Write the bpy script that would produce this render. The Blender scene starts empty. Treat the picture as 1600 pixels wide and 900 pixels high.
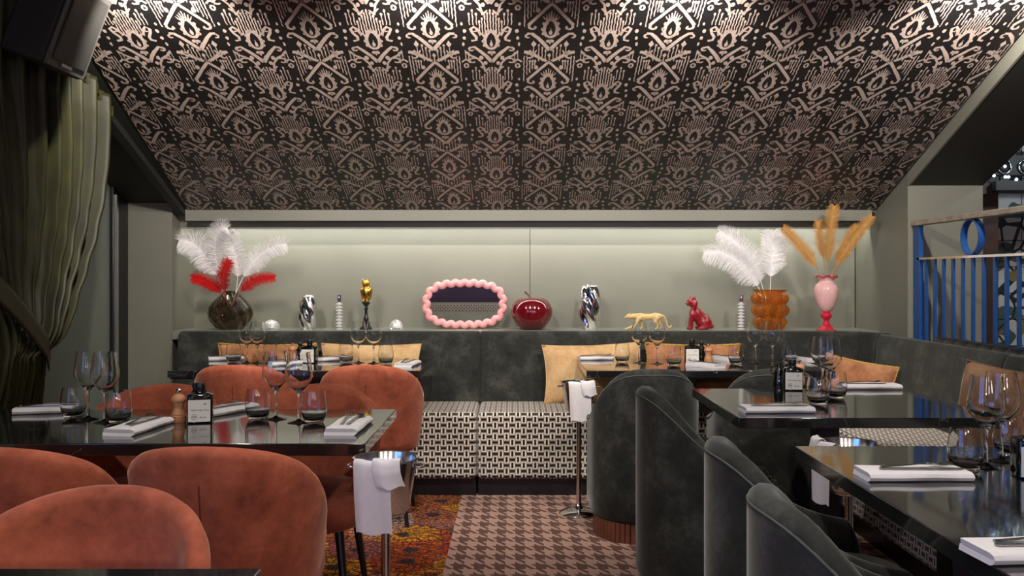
import bpy, bmesh, math, random
from mathutils import Vector, Matrix, Euler
random.seed(7)
PI = math.pi
scene = bpy.context.scene
COL = scene.collection

# ------------------------------------------------------------------ camera
F, CX, CY, EYE = 1400.0, 805.0, 432.0, 1.25     # focal length in pixels of the 1600x900 frame, vanishing point, eye height
cam_data = bpy.data.cameras.new('camera')
cam_data.sensor_width = 36.0
cam_data.lens = F / 1600 * 36.0
cam_data.shift_x = (800 - CX) / 1600
cam_data.shift_y = (CY - 450) / 1600
cam_data.clip_start = 0.05
cam = bpy.data.objects.new('camera', cam_data)
cam.location = (0, 0, EYE)
cam.rotation_euler = (PI / 2, 0, 0)
COL.objects.link(cam)
scene.camera = cam

# ------------------------------------------------------------------ world (blue dusk outside the windows) and exposure
world = bpy.data.worlds.new('dusk')
scene.world = world
world.use_nodes = True
bg = world.node_tree.nodes['Background']
bg.inputs[0].default_value = (0.10, 0.26, 0.85, 1)
bg.inputs[1].default_value = 5.0
vs = scene.view_settings
vs.view_transform = 'Standard'
vs.look = 'None'
vs.gamma = 1.0
vs.use_curve_mapping = False
vs.exposure = 0.0

SPOT_W, DOWN_W, FILL_PENDANT_W, LED_E = 104.0, 58.0, 52.0, 58.0
WARM = (1.0, 0.92, 0.84)

# ------------------------------------------------------------------ helpers
def srgb(r, g, b):
    f = lambda c: c / 12.92 if c <= 0.04045 else ((c + 0.055) / 1.055) ** 2.4
    return (f(r / 255), f(g / 255), f(b / 255), 1.0)

def tp(u, v, z=0.75):
    """point of the photograph that lies on the horizontal plane z"""
    y = F * (EYE - z) / (v - CY)
    return Vector(((u - CX) * y / F, y, z))

def pt(u, v, y):
    """point of the photograph at distance y"""
    return Vector(((u - CX) * y / F, y, EYE - (v - CY) * y / F))

class MB:
    def __init__(s):
        s.v, s.f, s.m = [], [], []
    def add(s, vs, fs, mi=0):
        o = len(s.v)
        s.v += [tuple(p) for p in vs]
        s.f += [tuple(i + o for i in f) for f in fs]
        s.m += [mi] * len(fs)
        return s
    def box(s, c, d, rot=None, mi=0):
        c = Vector(c); h = Vector(d) / 2
        R = Euler(rot).to_matrix() if rot else Matrix.Identity(3)
        P = [c + R @ Vector((x * h.x, y * h.y, z * h.z)) for x, y, z in
             ((-1,-1,-1),(1,-1,-1),(1,1,-1),(-1,1,-1),(-1,-1,1),(1,-1,1),(1,1,1),(-1,1,1))]
        return s.add(P, [(0,3,2,1),(4,5,6,7),(0,1,5,4),(1,2,6,5),(2,3,7,6),(3,0,4,7)], mi)
    def bb(s, x0, x1, y0, y1, z0, z1, mi=0):
        return s.box(((x0+x1)/2,(y0+y1)/2,(z0+z1)/2), (abs(x1-x0),abs(y1-y0),abs(z1-z0)), None, mi)
    def lathe(s, prof, n=24, c=(0,0,0), close=False, fn=None, mi=0):
        c = Vector(c); vs = []; k = len(prof)
        for r, z in prof:
            for i in range(n):
                a = 2 * PI * i / n
                rr = max(r, 1e-5)
                if fn: rr *= fn(a, z)
                vs.append(c + Vector((rr * math.cos(a), rr * math.sin(a), z)))
        fs = []
        rows = k if close else k - 1
        for j in range(rows):
            j2 = (j + 1) % k
            for i in range(n):
                i2 = (i + 1) % n
                fs.append((j*n+i, j*n+i2, j2*n+i2, j2*n+i))
        if not close:
            if prof[0][0] > 1e-4: fs.append(tuple(range(n - 1, -1, -1)))
            if prof[-1][0] > 1e-4: fs.append(tuple((k-1)*n + i for i in range(n)))
        return s.add(vs, fs, mi)
    def tube(s, pts, r, n=8, closed=False, cap=True, mi=0):
        P = [Vector(p) for p in pts]; k = len(P)
        R = r if isinstance(r, (list, tuple)) else [r] * k
        vs = []; up = None
        for i in range(k):
            a = P[(i-1) % k] if (closed or i > 0) else P[0]
            b = P[(i+1) % k] if (closed or i < k-1) else P[-1]
            t = (b - a).normalized()
            if up is None:
                up = Vector((0,0,1)) if abs(t.z) < 0.9 else Vector((0,1,0))
            x = t.cross(up)
            if x.length < 1e-5: x = t.cross(Vector((1,0,0.1)))
            x.normalize(); up = x.cross(t).normalized()
            for j in range(n):
                q = 2*PI*j/n
                vs.append(P[i] + (x*math.cos(q) + up*math.sin(q)) * R[i])
        fs = []
        for i in range(k if closed else k-1):
            i2 = (i+1) % k
            for j in range(n):
                j2 = (j+1) % n
                fs.append((i*n+j, i*n+j2, i2*n+j2, i2*n+j))
        if cap and not closed:
            fs.append(tuple(range(n-1,-1,-1))); fs.append(tuple((k-1)*n+j for j in range(n)))
        return s.add(vs, fs, mi)
    def grid(s, fn, nu, nv, cu=False, cv=False, mi=0):
        vs = [fn(i/(nu if cu else nu-1), j/(nv if cv else nv-1)) for j in range(nv) for i in range(nu)]
        fs = []
        for j in range(nv if cv else nv-1):
            for i in range(nu if cu else nu-1):
                i2, j2 = (i+1) % nu, (j+1) % nv
                fs.append((j*nu+i, j*nu+i2, j2*nu+i2, j2*nu+i))
        return s.add(vs, fs, mi)
    def ball(s, c, r, n=14, m=9, rot=None, mi=0):
        c = Vector(c); r = Vector(r) if not isinstance(r, (int, float)) else Vector((r,r,r))
        R = Euler(rot).to_matrix() if rot else Matrix.Identity(3)
        vs = [c + R @ Vector((0,0,-r.z))]
        for j in range(1, m):
            b = -PI/2 + PI*j/m
            for i in range(n):
                a = 2*PI*i/n
                vs.append(c + R @ Vector((r.x*math.cos(b)*math.cos(a), r.y*math.cos(b)*math.sin(a), r.z*math.sin(b))))
        vs.append(c + R @ Vector((0,0,r.z)))
        fs = [(0, 1+(i+1)%n, 1+i) for i in range(n)]
        for j in range(m-2):
            for i in range(n):
                a, b = 1+j*n+i, 1+j*n+(i+1)%n
                fs.append((a, b, b+n, a+n))
        L = len(vs)-1; o = 1+(m-2)*n
        fs += [(o+i, o+(i+1)%n, L) for i in range(n)]
        return s.add(vs, fs, mi)
    def prism(s, outline, t, M=None, mi=0):
        """flat outline [(x, y)] with thickness t along z, moved by the matrix M"""
        M = M or Matrix.Identity(4); n = len(outline)
        vs = [M @ Vector((x,y,0)) for x,y in outline] + [M @ Vector((x,y,t)) for x,y in outline]
        fs = [tuple(range(n-1,-1,-1)), tuple(range(n,2*n))] + [(i,(i+1)%n,n+(i+1)%n,n+i) for i in range(n)]
        return s.add(vs, fs, mi)
    def build(s, name, mats, parent=None, smooth=False, bevel=0, seg=2, loc=None, rz=None, fix=True):
        me = bpy.data.meshes.new(name)
        me.from_pydata(s.v, [], s.f); 
        if not isinstance(mats, (list, tuple)): mats = [mats]
        for m in mats: me.materials.append(m)
        if any(s.m): me.polygons.foreach_set('material_index', s.m)
        if fix:
            b = bmesh.new(); b.from_mesh(me); bmesh.ops.recalc_face_normals(b, faces=b.faces); b.to_mesh(me); b.free()
        if smooth: 
            me.polygons.foreach_set('use_smooth', [True]*len(me.polygons))
            if smooth == 'auto':
                me.set_sharp_from_angle(angle=math.radians(40))
        me.update()
        o = bpy.data.objects.new(name, me)
        COL.objects.link(o)
        if parent: o.parent = parent
        if loc is not None: o.location = loc
        if rz is not None: o.rotation_euler = (0,0,rz)
        if bevel:
            md = o.modifiers.new('bevel', 'BEVEL'); md.width = bevel; md.segments = seg; md.limit_method = 'ANGLE'; md.harden_normals = False
            me.polygons.foreach_set('use_smooth', [True]*len(me.polygons)); me.set_sharp_from_angle(angle=math.radians(50))
        return o

def tag(o, label=None, cat=None, group=None, kind=None):
    if label: o['label'] = label
    if cat: o['category'] = cat
    if group: o['group'] = group
    if kind: o['kind'] = kind
    return o

def thing(name, label, cat, loc=(0,0,0), rz=0, group=None):
    o = bpy.data.objects.new(name, None); COL.objects.link(o)
    o.empty_display_size = 0.05
    o.location = loc; o.rotation_euler = (0,0,rz)
    return tag(o, label, cat, group)

def kids(o): return [c for c in COL.objects if c.parent == o]
KID = {}
def copy_tree(o, parent=None, ch=None):
    c = o.copy(); COL.objects.link(c); c.parent = parent
    if o not in KID: KID[o] = [q for q in o.children]
    for q in KID[o]: copy_tree(q, c)
    return c

def dup(o, loc, rz, label, group=None):
    c = copy_tree(o)
    c.location = loc; c.rotation_euler = (0,0,rz)
    return tag(c, label, None, group)

# ------------------------------------------------------------------ materials
class NT:
    """tiny wrapper to write node expressions"""
    def __init__(s, name):
        s.mat = bpy.data.materials.new(name); s.mat.use_nodes = True
        s.t = s.mat.node_tree; s.n = s.t.nodes; s.l = s.t.links
        s.b = s.n['Principled BSDF']
    def node(s, typ, **kw):
        x = s.n.new(typ)
        for k, v in kw.items(): setattr(x, k, v)
        return x
    def put(s, sock, v):
        if isinstance(v, bpy.types.NodeSocket): s.l.new(v, sock)
        else: sock.default_value = v
    def m(s, op, a, b=None, c=None, clamp=False):
        x = s.node('ShaderNodeMath', operation=op, use_clamp=clamp)
        s.put(x.inputs[0], a)
        if b is not None: s.put(x.inputs[1], b)
        if c is not None: s.put(x.inputs[2], c)
        return x.outputs[0]
    def mix(s, f, a, b):
        x = s.node('ShaderNodeMix', data_type='RGBA')
        s.put(x.inputs[0], f); s.put(x.inputs[6], a); s.put(x.inputs[7], b)
        return x.outputs[2]
    def xyz(s, vec):
        x = s.node('ShaderNodeSeparateXYZ'); s.l.new(vec, x.inputs[0]); return x.outputs
    def vec(s, x, y, z=0.0):
        c = s.node('ShaderNodeCombineXYZ'); s.put(c.inputs[0], x); s.put(c.inputs[1], y); s.put(c.inputs[2], z); return c.outputs[0]
    def obj(s): return s.node('ShaderNodeTexCoord').outputs['Object']
    def pos(s): return s.node('ShaderNodeNewGeometry').outputs['Position']
    def nrm(s): return s.node('ShaderNodeNewGeometry').outputs['Normal']
    def noise(s, vec, scale, detail=3, rough=0.55):
        x = s.node('ShaderNodeTexNoise'); 
        if vec is not None: s.l.new(vec, x.inputs['Vector'])
        x.inputs['Scale'].default_value = scale; x.inputs['Detail'].default_value = detail; x.inputs['Roughness'].default_value = rough
        return x.outputs['Fac']
    def ramp(s, f, stops):
        x = s.node('ShaderNodeValToRGB'); s.l.new(f, x.inputs[0]); e = x.color_ramp.elements
        while len(e) < len(stops): e.new(0.5)
        for k, (p, c) in zip(e, stops): k.position = p; k.color = c
        return x.outputs[0]
    def bump(s, h, strength=0.3, dist=0.002):
        x = s.node('ShaderNodeBump'); x.inputs['Strength'].default_value = strength; x.inputs['Distance'].default_value = dist
        s.l.new(h, x.inputs['Height']); s.l.new(x.outputs[0], s.b.inputs['Normal'])
    def set(s, **kw):
        names = dict(color='Base Color', rough='Roughness', metal='Metallic', spec='Specular IOR Level', trans='Transmission Weight', ior='IOR',
                     sheen='Sheen Weight', sheen_rough='Sheen Roughness', sheen_tint='Sheen Tint', coat='Coat Weight', emit='Emission Color', emit_s='Emission Strength', alpha='Alpha', sss='Subsurface Weight', coat_rough='Coat Roughness')
        for k, v in kw.items(): s.put(s.b.inputs[names[k]], v)
        return s

def plain(name, col, rough=0.5, metal=0.0, vary=0.12, scale=20, bump=0.0, **kw):
    """one colour with a slight procedural variation"""
    t = NT(name); o = t.obj(); f = t.noise(o, scale, 4)
    dark = tuple(c * (1 - vary) for c in col[:3]) + (1,); lite = tuple(min(1, c * (1 + vary)) for c in col[:3]) + (1,)
    t.set(color=t.ramp(f, [(0.3, dark), (0.7, lite)]), rough=rough, metal=metal, **kw)
    if bump: t.bump(f, bump)
    return t.mat

def velvet(name, dark, mid, lite, sheen_tint, sheen=0.6):
    t = NT(name); o = t.pos()
    a = t.noise(o, 7, 5, 0.6); b = t.noise(o, 42, 4, 0.7); 
    f = t.m('ADD', t.m('MULTIPLY', a, 0.7), t.m('MULTIPLY', b, 0.3))
    t.set(color=t.ramp(f, [(0.33, dark), (0.5, mid), (0.68, lite)]), rough=0.85, sheen=sheen, sheen_rough=0.35, sheen_tint=sheen_tint, spec=0.2)
    t.bump(t.noise(o, 300, 2), 0.15, 0.001)
    return t.mat

M = {}
M['wall'] = plain('sage_paint', srgb(115, 115, 103), 0.5, vary=0.05, scale=3)
M['fascia'] = plain('sage_trim_paint', srgb(124, 124, 112), 0.4, vary=0.04, scale=3)
M['dark_paint'] = plain('black_green_paint', srgb(40, 41, 36), 0.6, vary=0.1, scale=3)
M['rear_paint'] = plain('rear_sage_paint', srgb(140, 143, 128), 0.6, vary=0.1, scale=3)
M['black'] = plain('black_lacquer', srgb(16, 16, 17), 0.35, vary=0.2)
M['black_matte'] = plain('black_fabric', srgb(20, 20, 21), 0.8, vary=0.2)
M['gunmetal'] = plain('speaker_grey', srgb(58, 57, 55), 0.5, vary=0.1)
M['steel'] = plain('brushed_steel', (0.72, 0.70, 0.68, 1), 0.16, 1.0, vary=0.05)
M['chrome'] = plain('chrome', (0.85, 0.85, 0.86, 1), 0.05, 1.0, vary=0.02)
M['linen'] = plain('white_linen', srgb(206, 202, 204), 0.85, vary=0.04, scale=60, bump=0.1)
M['glass'] = NT('clear_glass').set(color=(0.97,0.98,0.98,1), rough=0.0, trans=1.0, ior=1.42).mat
M['terracotta'] = velvet('terracotta_velvet', srgb(116, 58, 41), srgb(150, 78, 56), srgb(178, 100, 76), (1.0, 0.66, 0.54, 1), 0.4)
M['green_velvet'] = velvet('bottle_green_velvet', srgb(27, 28, 26), srgb(43, 44, 41), srgb(72, 73, 69), (0.85, 0.88, 0.83, 1), 0.35)
M['green_seam'] = plain('green_piping', srgb(74, 78, 71), 0.8)
M['terra_seam'] = plain('terracotta_seam', srgb(98, 44, 30), 0.9)
M['wood'] = plain('turned_beech', srgb(176, 122, 84), 0.42, vary=0.15, scale=30)
M['red_wood'] = plain('reddish_walnut', srgb(104, 60, 44), 0.45, vary=0.25, scale=25)
M['paper'] = plain('label_paper', srgb(205, 202, 196), 0.8, vary=0.04)
M['ink'] = plain('black_ink', srgb(28, 26, 26), 0.8)
M['oil_glass'] = plain('dark_bottle_glass', srgb(10, 11, 10), 0.06, vary=0.2, spec=0.6)
M['blue_steel'] = plain('blue_painted_steel', srgb(20, 70, 130), 0.4, vary=0.08)
M['rail_wood'] = plain('worn_rail_timber', srgb(150, 138, 122), 0.5, vary=0.3, scale=18)
M['dark_wood'] = plain('dark_brown_timber', srgb(58, 38, 30), 0.5, vary=0.3, scale=12)

def marble():
    t = NT('black_marble'); o = t.pos()
    n = t.noise(o, 2.2, 6, 0.6)
    v = t.m('ABSOLUTE', t.m('SUBTRACT', n, 0.5))
    vein = t.m('LESS_THAN', v, 0.0014)
    keep = t.m('GREATER_THAN', t.noise(o, 3.1, 2), 0.52)
    fine = t.noise(o, 60, 3)
    base = t.ramp(fine, [(0.3, srgb(17,17,19)), (0.75, srgb(30,30,33))])
    t.set(color=t.mix(t.m('MULTIPLY', t.m('MULTIPLY', vein, keep), 0.3), base, srgb(190,186,182)), rough=0.10, spec=0.8, ior=1.6, coat=0.5, coat_rough=0.04)
    return t.mat
M['marble'] = marble()

def seat_fabric():
    t = NT('basket_weave_fabric'); p = t.xyz(t.pos()); n = t.xyz(t.nrm())
    fx = t.m('GREATER_THAN', t.m('ABSOLUTE', n[0]), 0.7); fz = t.m('GREATER_THAN', t.m('ABSOLUTE', n[2]), 0.7)
    u = t.m('ADD', t.m('MULTIPLY', p[0], t.m('SUBTRACT', 1.0, fx)), t.m('MULTIPLY', p[1], fx))
    v = t.m('ADD', t.m('MULTIPLY', p[2], t.m('SUBTRACT', 1.0, fz)), t.m('MULTIPLY', p[1], fz))
    u = t.m('DIVIDE', u, 0.0325); v = t.m('DIVIDE', v, 0.0325)
    iu, iv = t.m('FLOOR', u), t.m('FLOOR', v)
    par = t.m('FLOORED_MODULO', t.m('ADD', iu, iv), 2.0)
    a = t.m('ABSOLUTE', t.m('SUBTRACT', t.m('FRACT', u), 0.5)); b = t.m('ABSOLUTE', t.m('SUBTRACT', t.m('FRACT', v), 0.5))
    taupe, white, black = srgb(116,104,92), srgb(212,204,192), srgb(18,16,18)
    ell = t.m('LESS_THAN', t.m('ADD', t.m('POWER', t.m('DIVIDE', a, 0.46), 2.0), t.m('POWER', t.m('DIVIDE', b, 0.66), 2.0)), 1.0)
    bar = t.m('MULTIPLY', t.m('LESS_THAN', a, 0.19), t.m('LESS_THAN', b, 0.47))
    vert = t.mix(bar, t.mix(ell, taupe, white), black)
    hbar = t.m('LESS_THAN', b, 0.17)
    hw = t.m('GREATER_THAN', b, 0.36)
    hor = t.mix(hbar, t.mix(hw, taupe, white), black)
    t.set(color=t.mix(par, vert, hor), rough=0.9, sheen=0.2, spec=0.2)
    t.bump(t.noise(t.pos(), 400, 2), 0.2, 0.001)
    return t.mat
M['weave'] = seat_fabric()

def houndstooth():
    t = NT('houndstooth_carpet'); p = t.xyz(t.pos())
    x = t.m('DIVIDE', p[0], 0.0111); y = t.m('DIVIDE', p[1], 0.0165)
    fr = lambda a, k: t.m('LESS_THAN', t.m('FRACT', t.m('DIVIDE', a, k)), 0.5)
    diag = fr(t.m('ADD', x, t.m('MULTIPLY', y, 1.0)), 4.0)
    wx, wy = fr(x, 8.0), fr(y, 8.0)
    d = t.m('ADD', t.m('MULTIPLY', diag, wx), t.m('MULTIPLY', t.m('SUBTRACT', 1.0, diag), wy))
    n = t.noise(t.pos(), 180, 3)
    c = t.mix(d, srgb(166,132,118), srgb(86,58,49))
    c2 = t.mix(t.m('MULTIPLY', n, 0.25), c, srgb(60,42,38))
    t.set(color=c2, rough=0.95, spec=0.1, sheen=0.15)
    t.bump(n, 0.4, 0.002)
    return t.mat
M['houndstooth'] = houndstooth()

def floral():
    t = NT('floral_carpet'); p = t.pos()
    wob = t.node('ShaderNodeTexNoise'); t.l.new(p, wob.inputs['Vector']); wob.inputs['Scale'].default_value = 9; wob.inputs['Detail'].default_value = 3
    wv = t.node('ShaderNodeVectorMath', operation='MULTIPLY_ADD'); t.l.new(wob.outputs['Color'], wv.inputs[0]); wv.inputs[1].default_value = (0.05,0.05,0); t.l.new(p, wv.inputs[2])
    def layer(scale, petals, off):
        vo = t.node('ShaderNodeTexVoronoi', voronoi_dimensions='2D'); 
        ad = t.node('ShaderNodeVectorMath', operation='ADD'); t.l.new(wv.outputs[0], ad.inputs[0]); ad.inputs[1].default_value = (off, off*0.7, 0)
        t.l.new(ad.outputs[0], vo.inputs['Vector']); vo.inputs['Scale'].default_value = scale; vo.inputs['Randomness'].default_value = 0.75
        sub = t.node('ShaderNodeVectorMath', operation='SUBTRACT'); t.l.new(ad.outputs[0], sub.inputs[0]); t.l.new(vo.outputs['Position'], sub.inputs[1])
        q = t.xyz(sub.outputs[0]); ang = t.m('ARCTAN2', q[1], q[0])
        d = vo.outputs['Distance']
        pet = t.m('ABSOLUTE', t.m('SINE', t.m('ADD', t.m('MULTIPLY', ang, petals), t.m('MULTIPLY', d, 9.0))))
        return vo, d, pet
    vo, d, pet = layer(3.7, 9.0, 0.0)
    r = t.xyz(vo.outputs['Color'])
    hue = t.ramp(r[0], [(0.0, srgb(196,126,26)), (0.3, srgb(204,136,28)), (0.45, srgb(170,58,22)), (0.6, srgb(146,86,76)), (0.8, srgb(186,104,24)), (1.0, srgb(180,150,142))])
    vo.outputs  # colour per flower
    line = t.m('LESS_THAN', pet, 0.34)
    ring = t.m('LESS_THAN', t.m('FRACT', t.m('ADD', t.m('MULTIPLY', d, 5.5), t.m('MULTIPLY', pet, 0.5))), 0.17)
    core = t.m('LESS_THAN', d, 0.13); edge = t.m('GREATER_THAN', t.m('ADD', d, t.m('MULTIPLY', pet, -0.25)), 0.42)
    ink = srgb(34,30,34)
    n = t.noise(p, 70, 4)
    c = t.mix(t.m('MULTIPLY', t.m('MAXIMUM', line, ring), 0.8), hue, ink)
    c = t.mix(core, c, t.mix(t.m('GREATER_THAN', n, 0.5), srgb(70,52,52), ink))
    vo2, d2, pet2 = layer(7.5, 5.0, 3.3)
    r2 = t.xyz(vo2.outputs['Color'])
    leaf = t.ramp(r2[1], [(0.0, srgb(168,58,22)), (0.35, srgb(206,132,30)), (0.6, srgb(132,50,30)), (0.85, srgb(150,110,96)), (1.0, srgb(60,52,56))])
    leaf = t.mix(t.m('MULTIPLY', t.m('LESS_THAN', pet2, 0.35), 0.85), leaf, ink)
    c = t.mix(edge, c, leaf)
    c = t.mix(t.m('MULTIPLY', t.m('GREATER_THAN', n, 0.52), 0.7), c, ink)
    wl = t.node('ShaderNodeTexWave', wave_type='RINGS'); t.l.new(p, wl.inputs['Vector']); wl.inputs['Scale'].default_value = 7; wl.inputs['Distortion'].default_value = 14; wl.inputs['Detail'].default_value = 3; wl.inputs['Detail Scale'].default_value = 2.2
    c = t.mix(t.m('MULTIPLY', t.m('LESS_THAN', wl.outputs['Fac'], 0.2), 0.75), c, ink)
    t.set(color=c, rough=0.95, spec=0.1)
    t.bump(t.noise(p, 200, 2), 0.4, 0.002)
    return t.mat
M['floral'] = floral()

def mural():
    t = NT('botanical_tile_print'); p = t.pos()
    w = t.node('ShaderNodeTexWave', wave_type='RINGS'); t.l.new(p, w.inputs['Vector']); w.inputs['Scale'].default_value = 3.2; w.inputs['Distortion'].default_value = 9; w.inputs['Detail'].default_value = 1.5; w.inputs['Detail Scale'].default_value = 1.2
    vo = t.node('ShaderNodeTexVoronoi', feature='DISTANCE_TO_EDGE'); t.l.new(p, vo.inputs['Vector']); vo.inputs['Scale'].default_value = 7
    stem = t.m('GREATER_THAN', w.outputs['Fac'], 0.72); leaf = t.m('LESS_THAN', vo.outputs['Distance'], 0.05)
    c = t.mix(stem, srgb(178,178,174), srgb(66,84,84)); c = t.mix(leaf, c, srgb(40,46,48))
    c = t.mix(t.m('GREATER_THAN', t.noise(p, 6, 2), 0.63), c, srgb(120,104,66))
    t.set(color=c, rough=0.3)
    return t.mat
M['mural'] = mural()

def paper_base():
    t = NT('black_wallpaper'); n = t.noise(t.pos(), 120, 3)
    t.set(color=t.ramp(n, [(0.3, srgb(16,15,16)), (0.7, srgb(24,22,23))]), rough=0.42, spec=0.5)
    return t.mat
def paper_print():
    t = NT('bronze_wallpaper_print'); n = t.noise(t.pos(), 160, 4)
    t.set(color=t.ramp(n, [(0.3, srgb(176,157,147)), (0.7, srgb(206,187,175))]), rough=0.45, spec=0.5, metal=0.15)
    return t.mat
M['paper_base'], M['paper_print'] = paper_base(), paper_print()

def emitter(name, col, s):
    t = NT(name); t.set(color=(0.02,0.02,0.02,1), emit=col, emit_s=s); return t.mat
M['led'] = emitter('led_strip', (1.0, 0.97, 0.93, 1), LED_E)
M['lens'] = emitter('lamp_lens', (1.0, 0.92, 0.84, 1), 45)
M['led_blue'] = emitter('string_led', (0.7, 0.88, 1.0, 1), 18)
M['purple'] = emitter('purple_neon', (0.62, 0.30, 1.0, 1), 30)
M['globe'] = emitter('fill_globe_glow', (1.0, 0.9, 0.8, 1), 11)  # glow of the added fill globes and the added outside lamp

# ------------------------------------------------------------------ the room
XL, XR, YW = -2.17, 2.30, 6.05          # left and right ends of the niche, back wall
SL = 0.41                               # fall of the roof slope
YB, ZB = 5.70, 1.673                    # lower end of the slope
XO, YR, ZC = 5.2, -5.2, 2.87            # outer wall behind the stair, rear wall, ridge ceiling
YT = YB - (ZC - ZB) / SL                # where the slope meets the ridge ceiling
roof = lambda y: ZB + SL * (YB - y)
def struct(name, mb, mat, parent=None, **kw):
    o = mb.build(name, mat, parent, **kw)
    if parent is None: tag(o, kind='structure')
    return o

fl = struct('floor', MB().bb(-0.305, XO, YR, 6.5, -0.05, 0.0), M['houndstooth'])
struct('floor_carpet', MB().bb(-3.4, -0.305, YR, 6.5, -0.05, 0.0), M['floral'])
# back wall: two painted boards with a dark open joint between them
wb = struct('wall_back', MB().bb(-3.3, XR + 0.5, YW + 0.012, 6.4, 0, 2.9), M['black_matte'])
xj = (828 - CX) * YW / F
struct('wall_board', MB().bb(XL, xj - 0.002, YW, YW + 0.012, 0.85, 1.75), M['wall'], wb)
struct('wall_board', MB().bb(xj + 0.002, XR - 0.008, YW, YW + 0.012, 0.85, 1.75), M['wall'], wb)
struct('trim_1', MB().bb(XL, XR, 5.662, YW, 0.85, 0.905), M['fascia'], bevel=0.004)           # ledge behind the bench
struct('trim_2', MB().bb(-2.10, 2.27, YB, YB + 0.022, 1.604, ZB + 0.004), M['fascia'], bevel=0.002)          # front fascia
struct('trim_3', MB().bb(XL, XR, 5.80, 5.815, 1.557, 1.66), M['fascia'])                     # inner fascia that hides the light
struct('trim_4', MB().bb(XL, XR, YB + 0.022, YW, 1.66, 1.70), M['fascia'])                   # top of the niche
# left pier, header and window wall
struct('wall_left', MB().bb(-2.46, XL, 5.67, YW + 0.1, 0, 1.76), M['wall'])
def slab(x0, x1, ya, yb, lo, hi):
    """box between two lines that follow the slope"""
    P = [(x, y, f(y)) for x in (x0, x1) for y in (ya, yb) for f in (lo, hi)]
    return MB().add(P, [(0,1,3,2),(4,6,7,5),(0,4,5,1),(2,3,7,6),(0,2,6,4),(1,5,7,3)])
soff = lambda y: 1.715 + SL * (5.67 - y)
struct('trim_5', slab(-2.5, -2.135, YT, 5.67, soff, lambda y: soff(y) + 0.35), M['dark_paint'])
struct('trim_6', slab(-2.15, -2.10, YT, 5.695, lambda y: roof(y) - 0.035, lambda y: roof(y) + 0.1), M['dark_paint'])
struct('trim_12', slab(-2.15, -1.85, YT, 5.69, lambda y: roof(y) + 0.006, lambda y: roof(y) + 0.1), M['dark_paint'])
struct('trim_7', slab(-2.135, -2.12, YT, 5.69, lambda y: soff(y) - 0.004, lambda y: roof(y)), M['fascia'])
XWIN = -2.46
win = struct('window_1', MB().bb(XWIN - 0.05, XWIN + 0.012, 5.46, 5.67, 0, 1.8), M['black'], bevel=0.004)
for y in (4.36, 3.26, 2.16):
    struct('mullion', MB().bb(XWIN - 0.05, XWIN + 0.012, y - 0.05, y + 0.05, 0, soff(y) + 0.05), M['black'], win)
struct('bottom_rail', MB().bb(XWIN - 0.05, XWIN + 0.012, 2.1, 5.6, 0, 0.09), M['black'], win)
struct('handle_rail', MB().bb(XWIN + 0.012, XWIN + 0.03, 5.47, 5.49, 0.5, 1.75), M['steel'], win)
frost = NT('frosted_pane'); frost.set(color=srgb(150,160,150), rough=0.35, trans=0.55, ior=1.3)
for y0, y1 in ((4.41, 5.46), (3.31, 4.31), (2.21, 3.21)):
    P = [(XWIN - d, y, z) for d in (0.012, 0.022) for y, z in ((y0, 0.09), (y1, 0.09), (y1, soff(y1) + 0.05), (y0, soff(y0) + 0.05))]
    struct('pane', MB().add(P, [(0,1,2,3),(7,6,5,4),(0,4,5,1),(1,5,6,2),(2,6,7,3),(3,7,4,0)]), frost.mat, win)
struct('wall_sky_block', MB().bb(-3.35, -3.25, 1.2, 7.0, -0.05, 3.2), M['wall'])  # added beyond the panes to block the sky and give them their tone
struct('ceiling_sky_block', MB().bb(-3.35, -2.45, 1.2, 7.0, 2.95, 3.05).bb(-3.35, -2.45, 1.2, 1.3, 0, 3.0).bb(-3.35, -2.45, 6.9, 7.0, 0, 3.0), M['wall'])  # added unseen lid and end walls, keep blue sky light off the outer wall
struct('wall_near_left', MB().bb(XWIN - 0.06, XWIN, 1.1, 2.11, 0, 3.0).bb(XWIN - 0.06, XWIN, -1.3, 1.1, 0, 0.6).bb(XWIN - 0.06, XWIN, -1.3, 1.1, 2.4, 3.0).bb(XWIN - 0.06, XWIN, YR, -1.3, 0, 3.0), M['rear_paint'])
w2 = struct('window_2', MB().bb(XWIN - 0.04, XWIN, -0.15, -0.05, 0.6, 2.4), M['black'])
for y0, y1 in ((-1.3, -0.15), (-0.05, 1.1)):
    struct('pane', MB().bb(XWIN - 0.03, XWIN - 0.02, y0, y1, 0.6, 2.4), M['glass'], w2)
# right pier, header over the stair opening
struct('wall_right', MB().bb(XR, 2.74, 5.25, YW + 0.1, 0, 1.78), M['wall'])
soffr = lambda y: 1.78 + SL * (5.25 - y)
struct('trim_8', slab(XR, XR + 0.012, YT, 5.25, soffr, lambda y: roof(y) + 0.06), M['fascia'])
struct('trim_9', slab(XR + 0.002, 2.74, YT, 5.25, lambda y: soffr(y) + 0.003, lambda y: soffr(y) + 0.4), M['dark_paint'])
struct('trim_10', MB().bb(XR + 0.002, 2.74, 5.25, YW + 0.1, 1.78, 2.3), M['wall'])
struct('wall_parapet', MB().bb(XR - 0.02, 2.40, -0.5, 5.25, 0, 0.86), M['wall'])
struct('wall_stair', MB().bb(2.74, XO, 6.3, 6.4, 0, 3.06), M['black_matte'])
struct('wall_outer', MB().bb(XO, XO + 0.1, YR, 6.5, 0, 3.06), M['rear_paint'])
struct('wall_rear', MB().bb(-2.6, XO + 0.1, YR - 0.1, YR, 0, 3.06), M['rear_paint'])
struct('ceiling_ridge', MB().bb(-2.6, XO, -2.3, YT, ZC, ZC + 0.05).bb(2.74, XO, YT, 6.4, ZC, ZC + 0.05), M['dark_paint'])

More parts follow.
